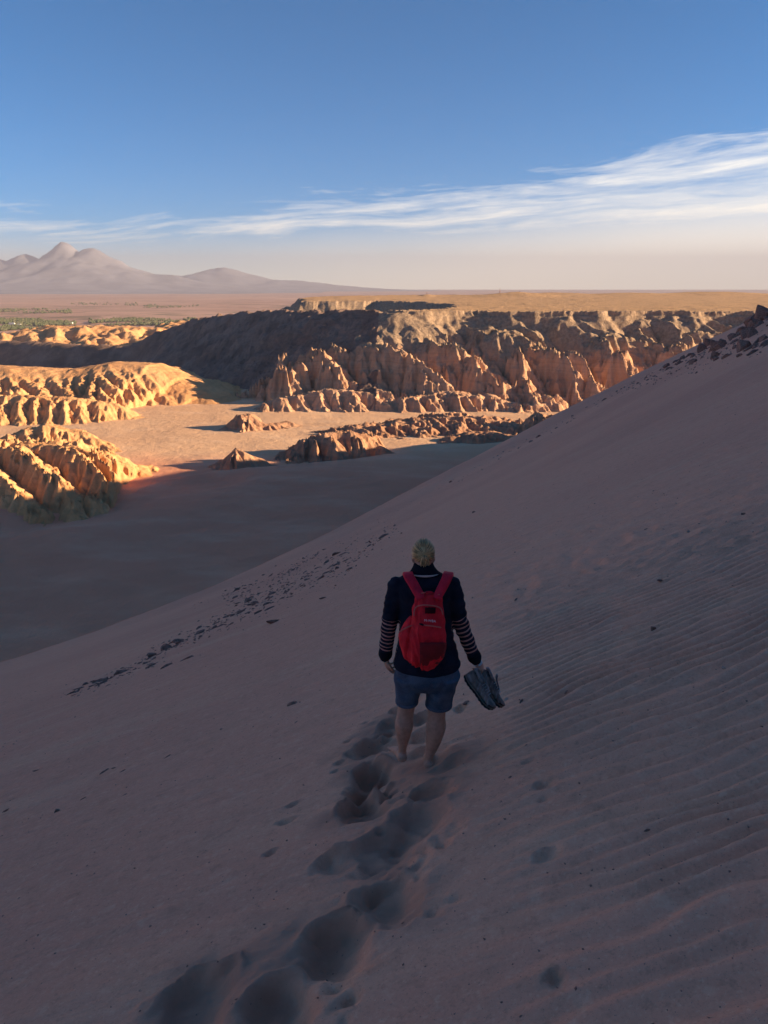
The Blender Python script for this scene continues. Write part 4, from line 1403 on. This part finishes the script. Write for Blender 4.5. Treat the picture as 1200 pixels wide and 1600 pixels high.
def hand(wrist, down, palm_n, thumb_side, curls, spread, scale=1.0):
    """palm, five unequal bent fingers and a thumb; down = towards the fingertips, palm_n = the way the palm faces"""
    out = []
    side = down.cross(palm_n).normalized()                          # towards the thumb when thumb_side = +1
    th_ = side * thumb_side
    s = scale
    out.append(limb([wrist - down * .03 * s, wrist + down * .005 * s, wrist + down * .045 * s, wrist + down * .085 * s], [(.024 * s, .020 * s), (.026 * s, .019 * s), (.036 * s, .016 * s), (.038 * s, .013 * s)], 14)
               if False else loft([(wrist + down * q * s, th_ * a * s, palm_n * b * s) for q, a, b in [(-.03, .022, .018), (0, .025, .018), (.03, .033, .017), (.06, .039, .015), (.085, .039, .012), (.094, .034, .008)]], 16))
    lens = [(.040, .024, .020), (.044, .028, .021), (.041, .026, .021), (.032, .020, .018)]
    for k in range(4):
        off = (.029 - .0195 * k) * s
        b = wrist + down * (.082 - .005 * abs(k - 1)) * s + th_ * off
        dirv = (down + th_ * spread * (1.5 - k) * .3).normalized()
        pts = [b - dirv * .015 * s, b]
        ang = 0
        for seg, cu in zip(lens[k], curls):
            ang += cu * (1 + .08 * k)
            dd_ = (dirv * math.cos(ang) + palm_n * math.sin(ang)).normalized()
            pts.append(pts[-1] + dd_ * seg * s)
        rad = [.0095 * s, .0092 * s, .0085 * s, .0078 * s, .0068 * s]
        P, Q = smooth_path(pts, rad, 3)
        out.append(limb(P, Q, 8))
    b = wrist + down * .022 * s + th_ * .024 * s
    t1 = (down * .72 + th_ * .62 + palm_n * .25).normalized()
    t2 = (down * .90 + th_ * .22 + palm_n * .35).normalized()
    P, Q = smooth_path([b, b + t1 * .038 * s, b + t1 * .038 * s + t2 * .030 * s, b + t1 * .038 * s + t2 * .030 * s + (t2 + palm_n * .3).normalized() * .024 * s], [.0135 * s, .0115 * s, .0100 * s, .0080 * s], 3)
    out.append(limb(P, Q, 8))
    return out


lw = J(602.5, 1026, .045)
parts += hand(lw, Vector((.10, .22, -.97)).normalized(), Vector((.93, .30, .15)).normalized(), 1, (.45, .55, .45), .35)
rw = J(744, 1031, .02)
r_down = Vector((.52, .22, -.82)).normalized()
r_palm = Vector((-.72, .30, -.55)); r_palm = (r_palm - r_palm.dot(r_down) * r_down).normalized()
parts += hand(rw, r_down, r_palm, -1, (.75, .95, .65), .1)
V, F = join(parts)
body = link('body', fuse('body', local(V), F, M['skin'], .0054, smooth=2), root)

# eyes, on the hidden face
for sx in (-1, 1):
    bm = bmesh.new(); bmesh.ops.create_uvsphere(bm, u_segments=12, v_segments=8, radius=.011)
    me = bpy.data.meshes.new('eye'); bm.to_mesh(me); bm.free(); me.materials.append(M['print'])
    link('eye', me, root, loc=hc + fwd * hr * 1.06 - tiltv * hr * .22 + Vector((sx * hr * .4, 0, 0)) - ORG)

# ---- hair: cap drawn back into a short tied tail
cap = []
for s, wx_, wy_, off in [(-.66, .66, .58, -.66), (-.45, .84, .80, -.46), (-.1, 1.05, 1.06, -.28), (.25, 1.13, 1.20, -.16), (.6, 1.04, 1.16, -.10), (.92, .82, .94, -.08), (1.14, .54, .64, -.06), (1.28, .24, .30, -.05), (1.32, .06, .08, -.05)]:
    cap.append((hc + tiltv * hr * s * 1.08 + fwd * hr * off, Vector((hr * wx_, 0, 0)), fwd * hr * wy_))
Vh, Fh = loft(cap, 36)
strands = []
tie = hc - fwd * hr * 1.18 - tiltv * hr * .10
rs = np.random.default_rng(5)
for k in range(120):                                                  # combed strands running to the tie
    a = math.pi * (k + .5) / 120 * 1.24 - .12 * math.pi
    a += rs.normal() * .05
    rad = 1.125 + rs.normal() * .02
    o0 = hc + Vector((math.cos(a) * hr * rad, 0, 0)) + tiltv * hr * math.sin(a) * 1.30 * rad - fwd * hr * .18 + tiltv * hr * .05
    mid = hc + Vector((math.cos(a) * hr * .66, 0, 0)) + tiltv * hr * (math.sin(a) * .74 + .02) - fwd * hr * (1.12 + .03 * rs.random())
    P, Q = smooth_path([o0, (o0 + mid) / 2 - fwd * hr * .27 + Vector((math.cos(a), 0, 0)) * hr * .07 + tiltv * hr * .09 * math.sin(a), mid, tie + Vector((math.cos(a), 0, math.sin(a))) * hr * .08], [hr * .02, hr * .034, hr * .032, hr * .02], 4)
    strands.append(limb(P, Q, 6))
for k in range(34):                                                  # the tail itself
    a = rs.uniform(0, 6.28); q = rs.random() ** .5
    o0 = tie + Vector((math.cos(a), 0, math.sin(a))) * hr * .10 * q
    sx = rs.normal() * .17
    P, Q = smooth_path([o0, o0 - fwd * hr * .22 - tiltv * hr * .20 + Vector((sx * hr * .8, 0, 0)), o0 - fwd * hr * .16 - tiltv * hr * (.74 + .25 * rs.random()) + Vector((sx * hr * 1.9, 0, 0))], [hr * .07, hr * .085, hr * .025], 4)
    strands.append(limb(P, Q, 6))
V, F = join([(Vh, Fh)] + strands)
me = raw_mesh('hair', local(V), F, M['hair'])
sa_ = np.zeros(len(V), np.float32)
sa_[:len(Vh)] = [math.atan2((v - hc).dot(tiltv), (v - hc).x) / 6.28 + .5 for v in Vh]
k0 = len(Vh)
for i, (v_, f_) in enumerate(strands):
    sa_[k0:k0 + len(v_)] = (i * .618) % 1.0; k0 += len(v_)
me.attributes.new('strand', 'FLOAT', 'POINT').data.foreach_set('value', sa_)
hair = link('hair', me, root)
tie_me = raw_mesh('hair_tie', *(lambda L: (local(L[0]), L[1]))(loft([(tie - fwd * hr * q, Vector((hr * r_, 0, 0)), tiltv * hr * r_) for q, r_ in ((-.06, .12), (.0, .155), (.06, .12))], 14)), M['black_cloth'])
link('hair_tie', tie_me, hair)

# ---- sweater
parts = [loft([hor(663, 889, 15, .062, .01), hor(663, 896, 25, .078, .0), hor(663, 902, 38, .094), hor(663, 910, 48, .108), hor(663, 925, 47, .122), hor(664, 950, 42, .126), hor(665, 978, 41.5, .128),
               hor(666, 1005, 45, .136), hor(667, 1022, 50, .152), hor(667, 1032, 52, .165), hor(667, 1037, 52.3, .170), hor(667, 1040, 50.5, .166)], 36)]
slr = [.062, .057, .0525, .0475, .0415]
cuffs = []
for A in (LA, RA):
    P, Q = smooth_path(A, slr, 5)
    parts.append(limb(P, Q, 18))
    e = A[-1]; d = (A[-1] - A[-2]).normalized()
    cuffs.append((e, d))
V, F = join(parts)
me = fuse('sweater', local(V), F, M['knit'], .0065, smooth=5)


def sw_disp(co):
    x, y, z = co[:, 0].astype(float), co[:, 1].astype(float), co[:, 2].astype(float)
    z0 = z
    arm = np.abs(x) > .17
    w1 = perlin(x * 9 + 3, z * 26 + y * 7) * .0055
    w2 = perlin(x * 7 - z * 9, y * 8 + z * 8) * .006
    return np.where(arm, w1 * 1.3 + w2 * .5, w2 + w1 * .3)


displace(me, sw_disp)
co = np.empty(len(me.vertices) * 3, np.float32); me.vertices.foreach_get('co', co); co = co.reshape(-1, 3).astype(float) + np.array(ORG)[None]
sl = np.zeros(len(co), np.float32)
for A, el_py in ((LA, 964), (RA, 962)):
    a_ = np.array(A[2]) * .72 + np.array(A[1]) * .28; b_ = np.array(A[4])
    ax_ = (b_ - a_); L_ = np.linalg.norm(ax_); ax_ /= L_
    tt_ = (co - a_) @ ax_
    dist_ = np.linalg.norm(co - a_ - tt_[:, None] * ax_, axis=1)
    mk = (dist_ < .085) & (tt_ > 0) & (np.abs(co[:, 0] - np.interp(0, [0], [.26])) > .0)
    mk &= (np.abs(co[:, 0] - J(665, 980).x) > .165)
    sl[mk] = np.clip(tt_[mk] / (L_ * .86), 0, 1)
me.attributes.new('sleeve', 'FLOAT', 'POINT').data.foreach_set('value', sl)
sweater = link('sweater', me, root)
for e, d in cuffs:                                                    # ribbed, bunched cuffs
    P, Q = smooth_path([e - d * .035, e - d * .015, e + d * .005, e + d * .022], [.0445, .047, .045, .036], 3)
    V, F = limb(P, Q, 20)
    link('cuff', fuse('cuff', local(V), F, M['black_cloth'], .005, 2), sweater)
# folded-down funnel collar with a pale lining that shows behind the neck
V, F = loft([hor(663, 897, 27, .082, .0), hor(663, 893, 22, .076, .0), hor(662, 886, 17.2, .068, .008), hor(662, 881, 15.4, .066, .018), hor(662, 879.5, 13.6, .060, .02)], 32)
col_me = fuse('collar', local(V), F, M['black_cloth'], .005, 2)
link('collar', col_me, sweater)
Vl = []; Fl = []
for k in range(13):
    a = math.pi * (1.5 + .30 * (k / 12 - .5) * 2)
    for py, hw, dp, th_ in ((891.8, 24.5, .084, 0), (894.2, 26.5, .086, 0), (894.2, 25.0, .080, 0), (891.8, 23.0, .078, 0)):
        sgn = math.sin(math.pi * k / 12)
        Vl.append(J(663, py + (893 - py) * (1 - sgn)) + Vector((math.cos(a) * hw * mpp(py), math.sin(a) * dp, 0)))
for k in range(12):
    for j in range(4):
        Fl.append((k * 4 + j, k * 4 + (j + 1) % 4, (k + 1) * 4 + (j + 1) % 4, (k + 1) * 4 + j))
link('collar_lining', raw_mesh('collar_lining', local(Vl), Fl, M['pale_cloth']), sweater)

# ---- denim shorts
parts = [loft([hor(667, 1020, 44, .128), hor(667, 1030, 46.5, .142), hor(667, 1040, 49.5, .156), hor(667, 1047, 50, .165), hor(667, 1058, 49, .160), hor(667, 1068, 45, .135)], 36)]
for pts, rd in (([(642, 1052), (638, 1075), (636, 1094)], [(.112, .135), (.088, .110), (.074, .088)]), ([(692, 1052), (688, 1078), (685.5, 1099)], [(.116, .138), (.098, .115), (.088, .096)])):
    P, Q = smooth_path([J(*p, -.01) for p in pts], rd, 4)
    rings = []
    for p_, q_ in zip(P, Q): rings.append((p_, Vector((q_[0], 0, 0)), Vector((0, q_[1], 0))))
    parts.append(loft(rings, 28))
V, F = join(parts)
me = fuse('shorts', local(V), F, M['denim'], .0065, smooth=4)
displace(me, lambda co: perlin(co[:, 0] * 11.0 + co[:, 2] * 6, co[:, 2] * 13.0 + co[:, 1] * 5) * .006 + perlin(co[:, 0] * 24.0, co[:, 2] * 20.0 - co[:, 0] * 14) * .0025)
shorts = link('shorts', me, root)
for cxp, py, hw, dp in ((635.8, 1095.5, .0765, .0905), (685.5, 1100.5, .0905, .0985)):
    c = J(cxp, py, -.01)
    V, F = loft([(c + Vector((0, 0, q)), Vector((hw * k, 0, 0)), Vector((0, dp * k, 0))) for q, k in ((.016, .97), (.014, 1.01), (-.004, 1.01), (-.006, .97))], 28)
    link('hem', raw_mesh('hem', local(V), F, M['denim']), shorts)

# ------------------------------------------------------------------ red daypack on the walker's back
pack = bpy.data.objects.new('backpack', None); C.objects.link(pack)
PKO = J(668, 1040, -.2)
pack.location = PKO
tag(pack, 'bright red lightweight daypack worn on the walker\'s back', 'backpack')


def plocal(V):
    return [v - PKO for v in V]


def pk(px, py, half, deep, dy):
    return (J(px, py, dy), Vector((half * mpp(py, dy), 0, 0)), Vector((0, deep, 0)))


PK = [(926, 670, 20, .030, -.150), (934, 670, 22.5, .042, -.160), (945, 669, 25, .055, -.172), (960, 668.5, 27, .066, -.182), (978, 668, 28.5, .075, -.190), (996, 667.5, 30, .082, -.198), (1012, 666, 31, .086, -.205),
      (1026, 664.5, 29, .082, -.208), (1036, 664, 22, .070, -.205), (1043, 664.5, 12, .050, -.198)]
V, F = loft([pk(px, py, hw, dp, dy) for py, px, hw, dp, dy in PK], 40, power=.86)
side_p = loft([pk(643, 962, 3, .02, -.155), pk(639, 975, 9, .040, -.165), pk(634.5, 992, 12.5, .052, -.172), pk(634.5, 1008, 12, .056, -.176), pk(639, 1024, 11, .050, -.180), pk(646, 1034, 8, .04, -.185)], 24)
me = fuse('pack_body', plocal(V), F, M['red_cloth'], .006, smooth=4)


def pk_disp(co):
    x, z = co[:, 0].astype(float), co[:, 2].astype(float)
    left = sstep(.05, -.08, x)
    folds = np.abs(perlin(x * 26 + 7 + z * 3, z * 5.0)) * -.024 * (.3 + left)
    return folds + perlin(x * 9, z * 11) * .008 + perlin(x * 30 + z * 12, z * 22) * .0035


displace(me, pk_disp)
pbody = link('pack_body', me, pack)


def pack_back(px, py):
    """a point on the outer face of the pack (towards the camera)"""
    pys = [q[0] for q in PK]
    cx_ = np.interp(py, pys, [q[1] for q in PK]); hw = np.interp(py, pys, [q[2] for q in PK]); dp = np.interp(py, pys, [q[3] for q in PK]); dy = np.interp(py, pys, [q[4] for q in PK])
    f = min(abs(px - cx_) / hw, .985)
    y_off = dp * (1 - f ** (2 / .86)) ** (.86 / 2)
    return J(px, py, dy - y_off)


def strip(pts, width, thick, mat, name, parent, org, normal=Vector((0, -1, 0))):
    """a ribbon along points; width across in metres (number or list)"""
    V = []; F = []
    n = len(pts)
    for i, p in enumerate(pts):
        t_ = (pts[min(i + 1, n - 1)] - pts[max(i - 1, 0)]).normalized()
        nn = normal[i] if isinstance(normal, list) else normal
        s = t_.cross(nn).normalized(); nn = s.cross(t_).normalized()
        w_ = width[i] if isinstance(width, list) else width
        for a, b in ((-.5, 0), (-.42, 1), (.42, 1), (.5, 0), (.42, -.4), (-.42, -.4)):
            V.append(p + s * a * w_ + nn * b * thick - org)
    for i in range(n - 1):
        for k in range(6):
            F.append((i * 6 + k, i * 6 + (k + 1) % 6, (i + 1) * 6 + (k + 1) % 6, (i + 1) * 6 + k))
    F += [tuple(range(5, -1, -1)), tuple(range((n - 1) * 6, n * 6))]
    return link(name, raw_mesh(name, V, F, mat), parent)


def arc_pts(pp, lift=.004, sub=5):
    P = [Vector(p) for p in pp]
    out = []
    q = [Vector((a, b, 0)) for a, b in pp]
    path, _ = smooth_path(q, [1.0] * len(q), sub)
    for v in path: out.append(pack_back(v.x, v.y) + Vector((0, -lift, 0)))
    return out


sidep = link('side_pocket', fuse('side_pocket', plocal(side_p[0]), side_p[1], M['red_cloth'], .006, 4), pack)
displace(sidep.data, lambda co: -np.abs(perlin(co[:, 0] * 22 + 2, co[:, 2] * 5.0)) * .012)
strip([J(622 + q * 24, 990 - 14 * q ** .7, -.225 - .02 * math.sin(q * 3)) for q in (.12, .3, .5, .7, .9)], .010, .003, M['zip'], 'pocket_hem', sidep, PKO)
strip(arc_pts([(646.5, 962), (647.5, 953), (652, 947), (661, 945), (672, 945.5), (682, 947), (689, 951), (692, 960)]), .0085, .003, M['zip'], 'zip', pack, PKO)
strip(arc_pts([(655, 974.5), (664, 976.5), (674, 977.5), (689, 980)]), .009, .003, M['zip'], 'zip', pack, PKO)
pull = strip([pack_back(655, 973.5) + Vector((0, -.008, 0)), pack_back(659.5, 974.8) + Vector((0, -.010, 0)), pack_back(662, 976) + Vector((0, -.008, 0))], [.010, .012, .008], .004, M['black_cloth'], 'zip_pull', pack, PKO)
strip([pack_back(x_, 953.5) + Vector((0, -.0035, 0)) for x_ in (664, 669, 674, 680.5)], .040, .002, M['patch'], 'mesh_patch', pack, PKO, normal=Vector((0, -1, .1)))
# darker base panel, lower right
V = []; F = []
us = np.linspace(0, 1, 12); vs = np.linspace(0, 1, 12)
for v_ in vs:
    py = 1003 + 38.5 * v_
    pys = [q[0] for q in PK]
    cx_ = np.interp(py, pys, [q[1] for q in PK]); hw = np.interp(py, pys, [q[2] for q in PK])
    for u_ in us:
        px = 656 + (cx_ + hw * .975 - 656) * u_
        V.append(pack_back(px, py) + Vector((.0 + .004 * u_, -.0095, 0)) - PKO)
for i in range(11):
    for k in range(11):
        F.append((i * 12 + k, i * 12 + k + 1, (i + 1) * 12 + k + 1, (i + 1) * 12 + k))
bp = link('base_panel', raw_mesh('base_panel', V, F, M['red_dark']), pack)
bp['label'] = 'darker maroon panel on the lower right of the daypack'
sm = bp.modifiers.new('thick', 'SOLIDIFY'); sm.thickness = .003; sm.offset = -1
# printed word, in flat white
cu = bpy.data.curves.new('lettering', 'FONT')
cu.body = 'M-WBA'; cu.size = .0205; cu.extrude = .0006; cu.align_x = 'CENTER'; cu.space_character = 1.05
tmp = bpy.data.objects.new('tmp', cu); C.objects.link(tmp)
bpy.context.view_layer.update()
me = bpy.data.meshes.new_from_object(tmp.evaluated_get(bpy.context.evaluated_depsgraph_get()))
bpy.data.objects.remove(tmp)
me.materials.clear(); me.materials.append(M['print'])
lt = link('lettering', me, pack, loc=pack_back(671.5, 970.5) + Vector((0, -.011, 0)) - PKO)
lt.rotation_euler = (R(82), R(6), 0)
# top loop and shoulder straps
strip([J(664, 927, -.165), J(667, 924.5, -.17), J(673, 924.5, -.17), J(677, 927, -.165)], .010, .004, M['red_strap'], 'grab_loop', pack, PKO)
for pts, wd in (([(658, 936, -.195), (655, 929, -.180), (650, 920, -.155), (645, 911, -.140), (640.5, 903.5, -.118), (638, 898, -.085), (637, 895.5, -.03), (636, 899, .05), (634, 915, .115), (632, 950, .135), (631, 985, .12)], [.055, .060, .062, .064, .066, .066, .064, .06, .055, .05, .03]),
                ([(683, 936, -.195), (685.5, 929, -.180), (690, 920, -.155), (694.5, 911, -.140), (698, 903.5, -.118), (700, 898, -.085), (701, 895.5, -.03), (701.5, 899, .05), (703, 915, .115), (704, 950, .135), (704, 985, .12)], [.050, .056, .060, .062, .064, .066, .064, .06, .055, .05, .03])):
    P = [J(*p) for p in pts]
    P2, W2 = smooth_path(P, wd, 3)
    cen = J(664, 930)
    nrm = []
    for p in P2:
        v = p - cen; nrm.append(Vector((v.x * .1, v.y, max(v.z, 0) * 1.2)).normalized())
    strip(P2, W2, .010, M['red_strap'], 'shoulder_strap', pack, PKO, normal=nrm)
for px, py in ((662, 926), (684, 929)):
    strip([J(px - 4, py + 1, -.186), J(px + 3, py - .5, -.188)], .006, .003, M['zip'], 'bar_tack', pack, PKO)

# ------------------------------------------------------------------ hiking shoes carried in the right hand
M['shoe'] = cloth_mat('grey_shoe_mesh', rgb(.27, .235, .21), rgb(.12, .105, .095), 60)
M['shoe_trim'] = cloth_mat('blue_grey_suede', rgb(.32, .30, .29), rgb(.16, .15, .15), 60)
M['rubber'] = cloth_mat('black_rubber', rgb(.022, .02, .02), rgb(.035, .03, .028), 80)
M['sole_mid'] = cloth_mat('brown_grey_midsole', rgb(.22, .18, .15), rgb(.14, .115, .10), 60)
M['lace'] = plain_mat('grey_lace', rgb(.40, .42, .45))


def shoe_local(u, prof):
    return np.interp(u, [0, .06, .16, .28, .40, .55, .70, .82, .92, 1.0], prof)


W_ = [.016, .030, .036, .036, .034, .040, .047, .046, .036, .012]
TOPH = [.074, .086, .088, .084, .086, .078, .062, .053, .046, .030]
LIFT = [.006, .002, 0, 0, .002, .001, 0, .004, .012, .022]
LEN = .285


def make_shoe(loc, heel, toe_dir, up, label):
    ex = toe_dir.normalized(); ez = (up - up.dot(ex) * ex).normalized(); ey = ez.cross(ex)
    e = bpy.data.objects.new('hiking_shoe', None); C.objects.link(e)
    e.matrix_world = Matrix.Translation(heel) @ Matrix((ex, ey, ez)).transposed().to_4x4()
    tag(e, label, 'shoe', 'pair of carried hiking shoes')
    us = np.linspace(0, 1, 26)
    n = 18

    def sec(u, z0, z1, wsc, rnd):
        w_ = shoe_local(u, W_) * wsc
        ring = []
        for k in range(n):
            a = 2 * math.pi * k / n
            ca, sa = math.cos(a), math.sin(a)
            ca = math.copysign(abs(ca) ** rnd, ca); sa = math.copysign(abs(sa) ** rnd, sa)
            taper = 1 - .22 * max(sa, 0)
            ring.append(Vector((u * LEN, w_ * ca * taper - .006 * math.sin(u * 3.1), (z0 + z1) / 2 + (z1 - z0) / 2 * sa)))
        return ring

    def build(name, z0f, z1f, wsc, rnd, mat, urange=(0, 1)):
        V = []; F = []
        uu = [u for u in us if urange[0] <= u <= urange[1]]
        for u in uu: V += sec(u, z0f(u), z1f(u), wsc, rnd)
        m_ = len(uu)
        for i in range(m_ - 1):
            for k in range(n): F.append((i * n + k, i * n + (k + 1) % n, (i + 1) * n + (k + 1) % n, (i + 1) * n + k))
        F += [tuple(range(n - 1, -1, -1)), tuple(range((m_ - 1) * n, m_ * n))]
        return link(name, raw_mesh(name, V, F, mat), e)
    lift = lambda u: shoe_local(u, LIFT)
    outs = build('outsole', lambda u: lift(u) - .004 + .003 * math.sin(u * 60), lambda u: lift(u) + .011, 1.06, .55, M['rubber'])
    build('midsole', lambda u: lift(u) + .009, lambda u: lift(u) + .026 - .006 * u, 1.03, .6, M['sole_mid'])
    up_ = build('upper', lambda u: lift(u) + .018, lambda u: lift(u) + shoe_local(u, TOPH), .97, .8, M['shoe'])
    build('toe_cap', lambda u: lift(u) + .020, lambda u: lift(u) + .020 + (shoe_local(u, TOPH) - .020) * .72, 1.03, .7, M['rubber'], (.80, 1.0))
    build('heel_counter', lambda u: lift(u) + .020, lambda u: lift(u) + .058, 1.05, .75, M['shoe_trim'], (.0, .20))
    # padded collar round the opening, dark lining inside, tongue, laces
    ring = []; pts = []
    for k in range(25):
        a = 2 * math.pi * k / 24
        u = .17 + .155 * math.cos(a)
        pts.append(Vector((u * LEN, .029 * math.sin(a) - .003, lift(u) + shoe_local(u, TOPH) - .004 + .014 * (.5 - .5 * math.cos(a)) * (1 if u < .17 else .5) + .004)))
    V, F = limb(pts, [.0095] * 25, 10)
    link('collar', raw_mesh('shoe_collar', V, F, M['shoe_trim']), e)
    V = [Vector((.17 * LEN, -.003, .072))] + [p - Vector((0, 0, .004)) for p in pts[:-1]]
    F = [(0, 1 + k, 1 + (k + 1) % 24) for k in range(24)]
    link('lining', raw_mesh('shoe_lining', V, F, M['black_cloth']), e)
    tp = [Vector((u * LEN, -.004, lift(u) + shoe_local(u, TOPH) + z_)) for u, z_ in ((.60, .002), (.50, .006), (.40, .010), (.32, .024), (.27, .042))]
    P2, W2 = smooth_path(tp, [.030, .034, .038, .044, .040], 3)
    strip(P2, W2, .006, M['shoe_trim'], 'tongue', e, Vector((0, 0, 0)), normal=Vector((.45, 0, .9)))
    for k in range(5):
        u = .38 + .065 * k
        zc = lift(u) + shoe_local(u, TOPH)
        lp = [Vector((u * LEN, -.030, zc - .010)), Vector((u * LEN + .004, -.015, zc + .008)), Vector((u * LEN + .010, .010, zc + .008)), Vector((u * LEN + .014, .026, zc - .010))]
        P2, Q2 = smooth_path(lp, [.0022] * 4, 3)
        V, F = limb(P2, Q2, 6)
        link('lace', raw_mesh('lace', V, F, M['lace']), e)
    # stitched overlays on the side that shows
    for k in range(4):
        u0 = .30 + .13 * k
        for sy in (-1, 1):
            w0 = shoe_local(u0, W_) * 1.0; w1 = shoe_local(u0 + .10, W_) * 1.0
            pp = [Vector((u0 * LEN, sy * w0 * .74 - .004, lift(u0) + shoe_local(u0, TOPH) * .93)), Vector(((u0 + .05) * LEN, sy * w0 * .97 - .004, lift(u0) + shoe_local(u0, TOPH) * .62)), Vector(((u0 + .11) * LEN, sy * w1 * 1.02 - .004, lift(u0) + .030))]
            P2, W2 = smooth_path(pp, [.008, .010, .012], 3)
            strip(P2, W2, .0025, M['shoe_trim'], 'overlay', e, Vector((0, 0, 0)), normal=Vector((0, sy, .2)))
    return e


td = (J(762, 1094, -.05) - J(726, 1052, -.05)).normalized() + Vector((0, -.22, 0))
upv = Vector((.62, -.05, .78))
make_shoe(None, J(724, 1057, -.07), td, upv, 'nearer grey hiking shoe hanging toe down from the walker\'s right hand, sole outwards')
td2 = (J(783, 1096, .04) - J(748, 1050, .04)).normalized() + Vector((0, -.12, 0))
make_shoe(None, J(742, 1056, .045), td2, Vector((.66, .10, .74)), 'farther grey hiking shoe of the pair, its collar sticking out at the right')

# bracelet on the right wrist
d = (RA[-1] - RA[-2]).normalized()
c = J(747, 1036.5, .02)
ux = Vector((1, 0, 0)); U = (ux - ux.dot(d) * d).normalized(); Wv = d.cross(U)
V, F = loft([(c + d * q, U * r_, Wv * r_) for q, r_ in ((-.006, .0275), (-.004, .0300), (.004, .0300), (.006, .0275))], 24)
br = link('bracelet', raw_mesh('bracelet', [v - c for v in V], F, M['metal']), None, loc=c)
tag(br, 'pale metal bracelet on the walker\'s right wrist above the shoes', 'bracelet')
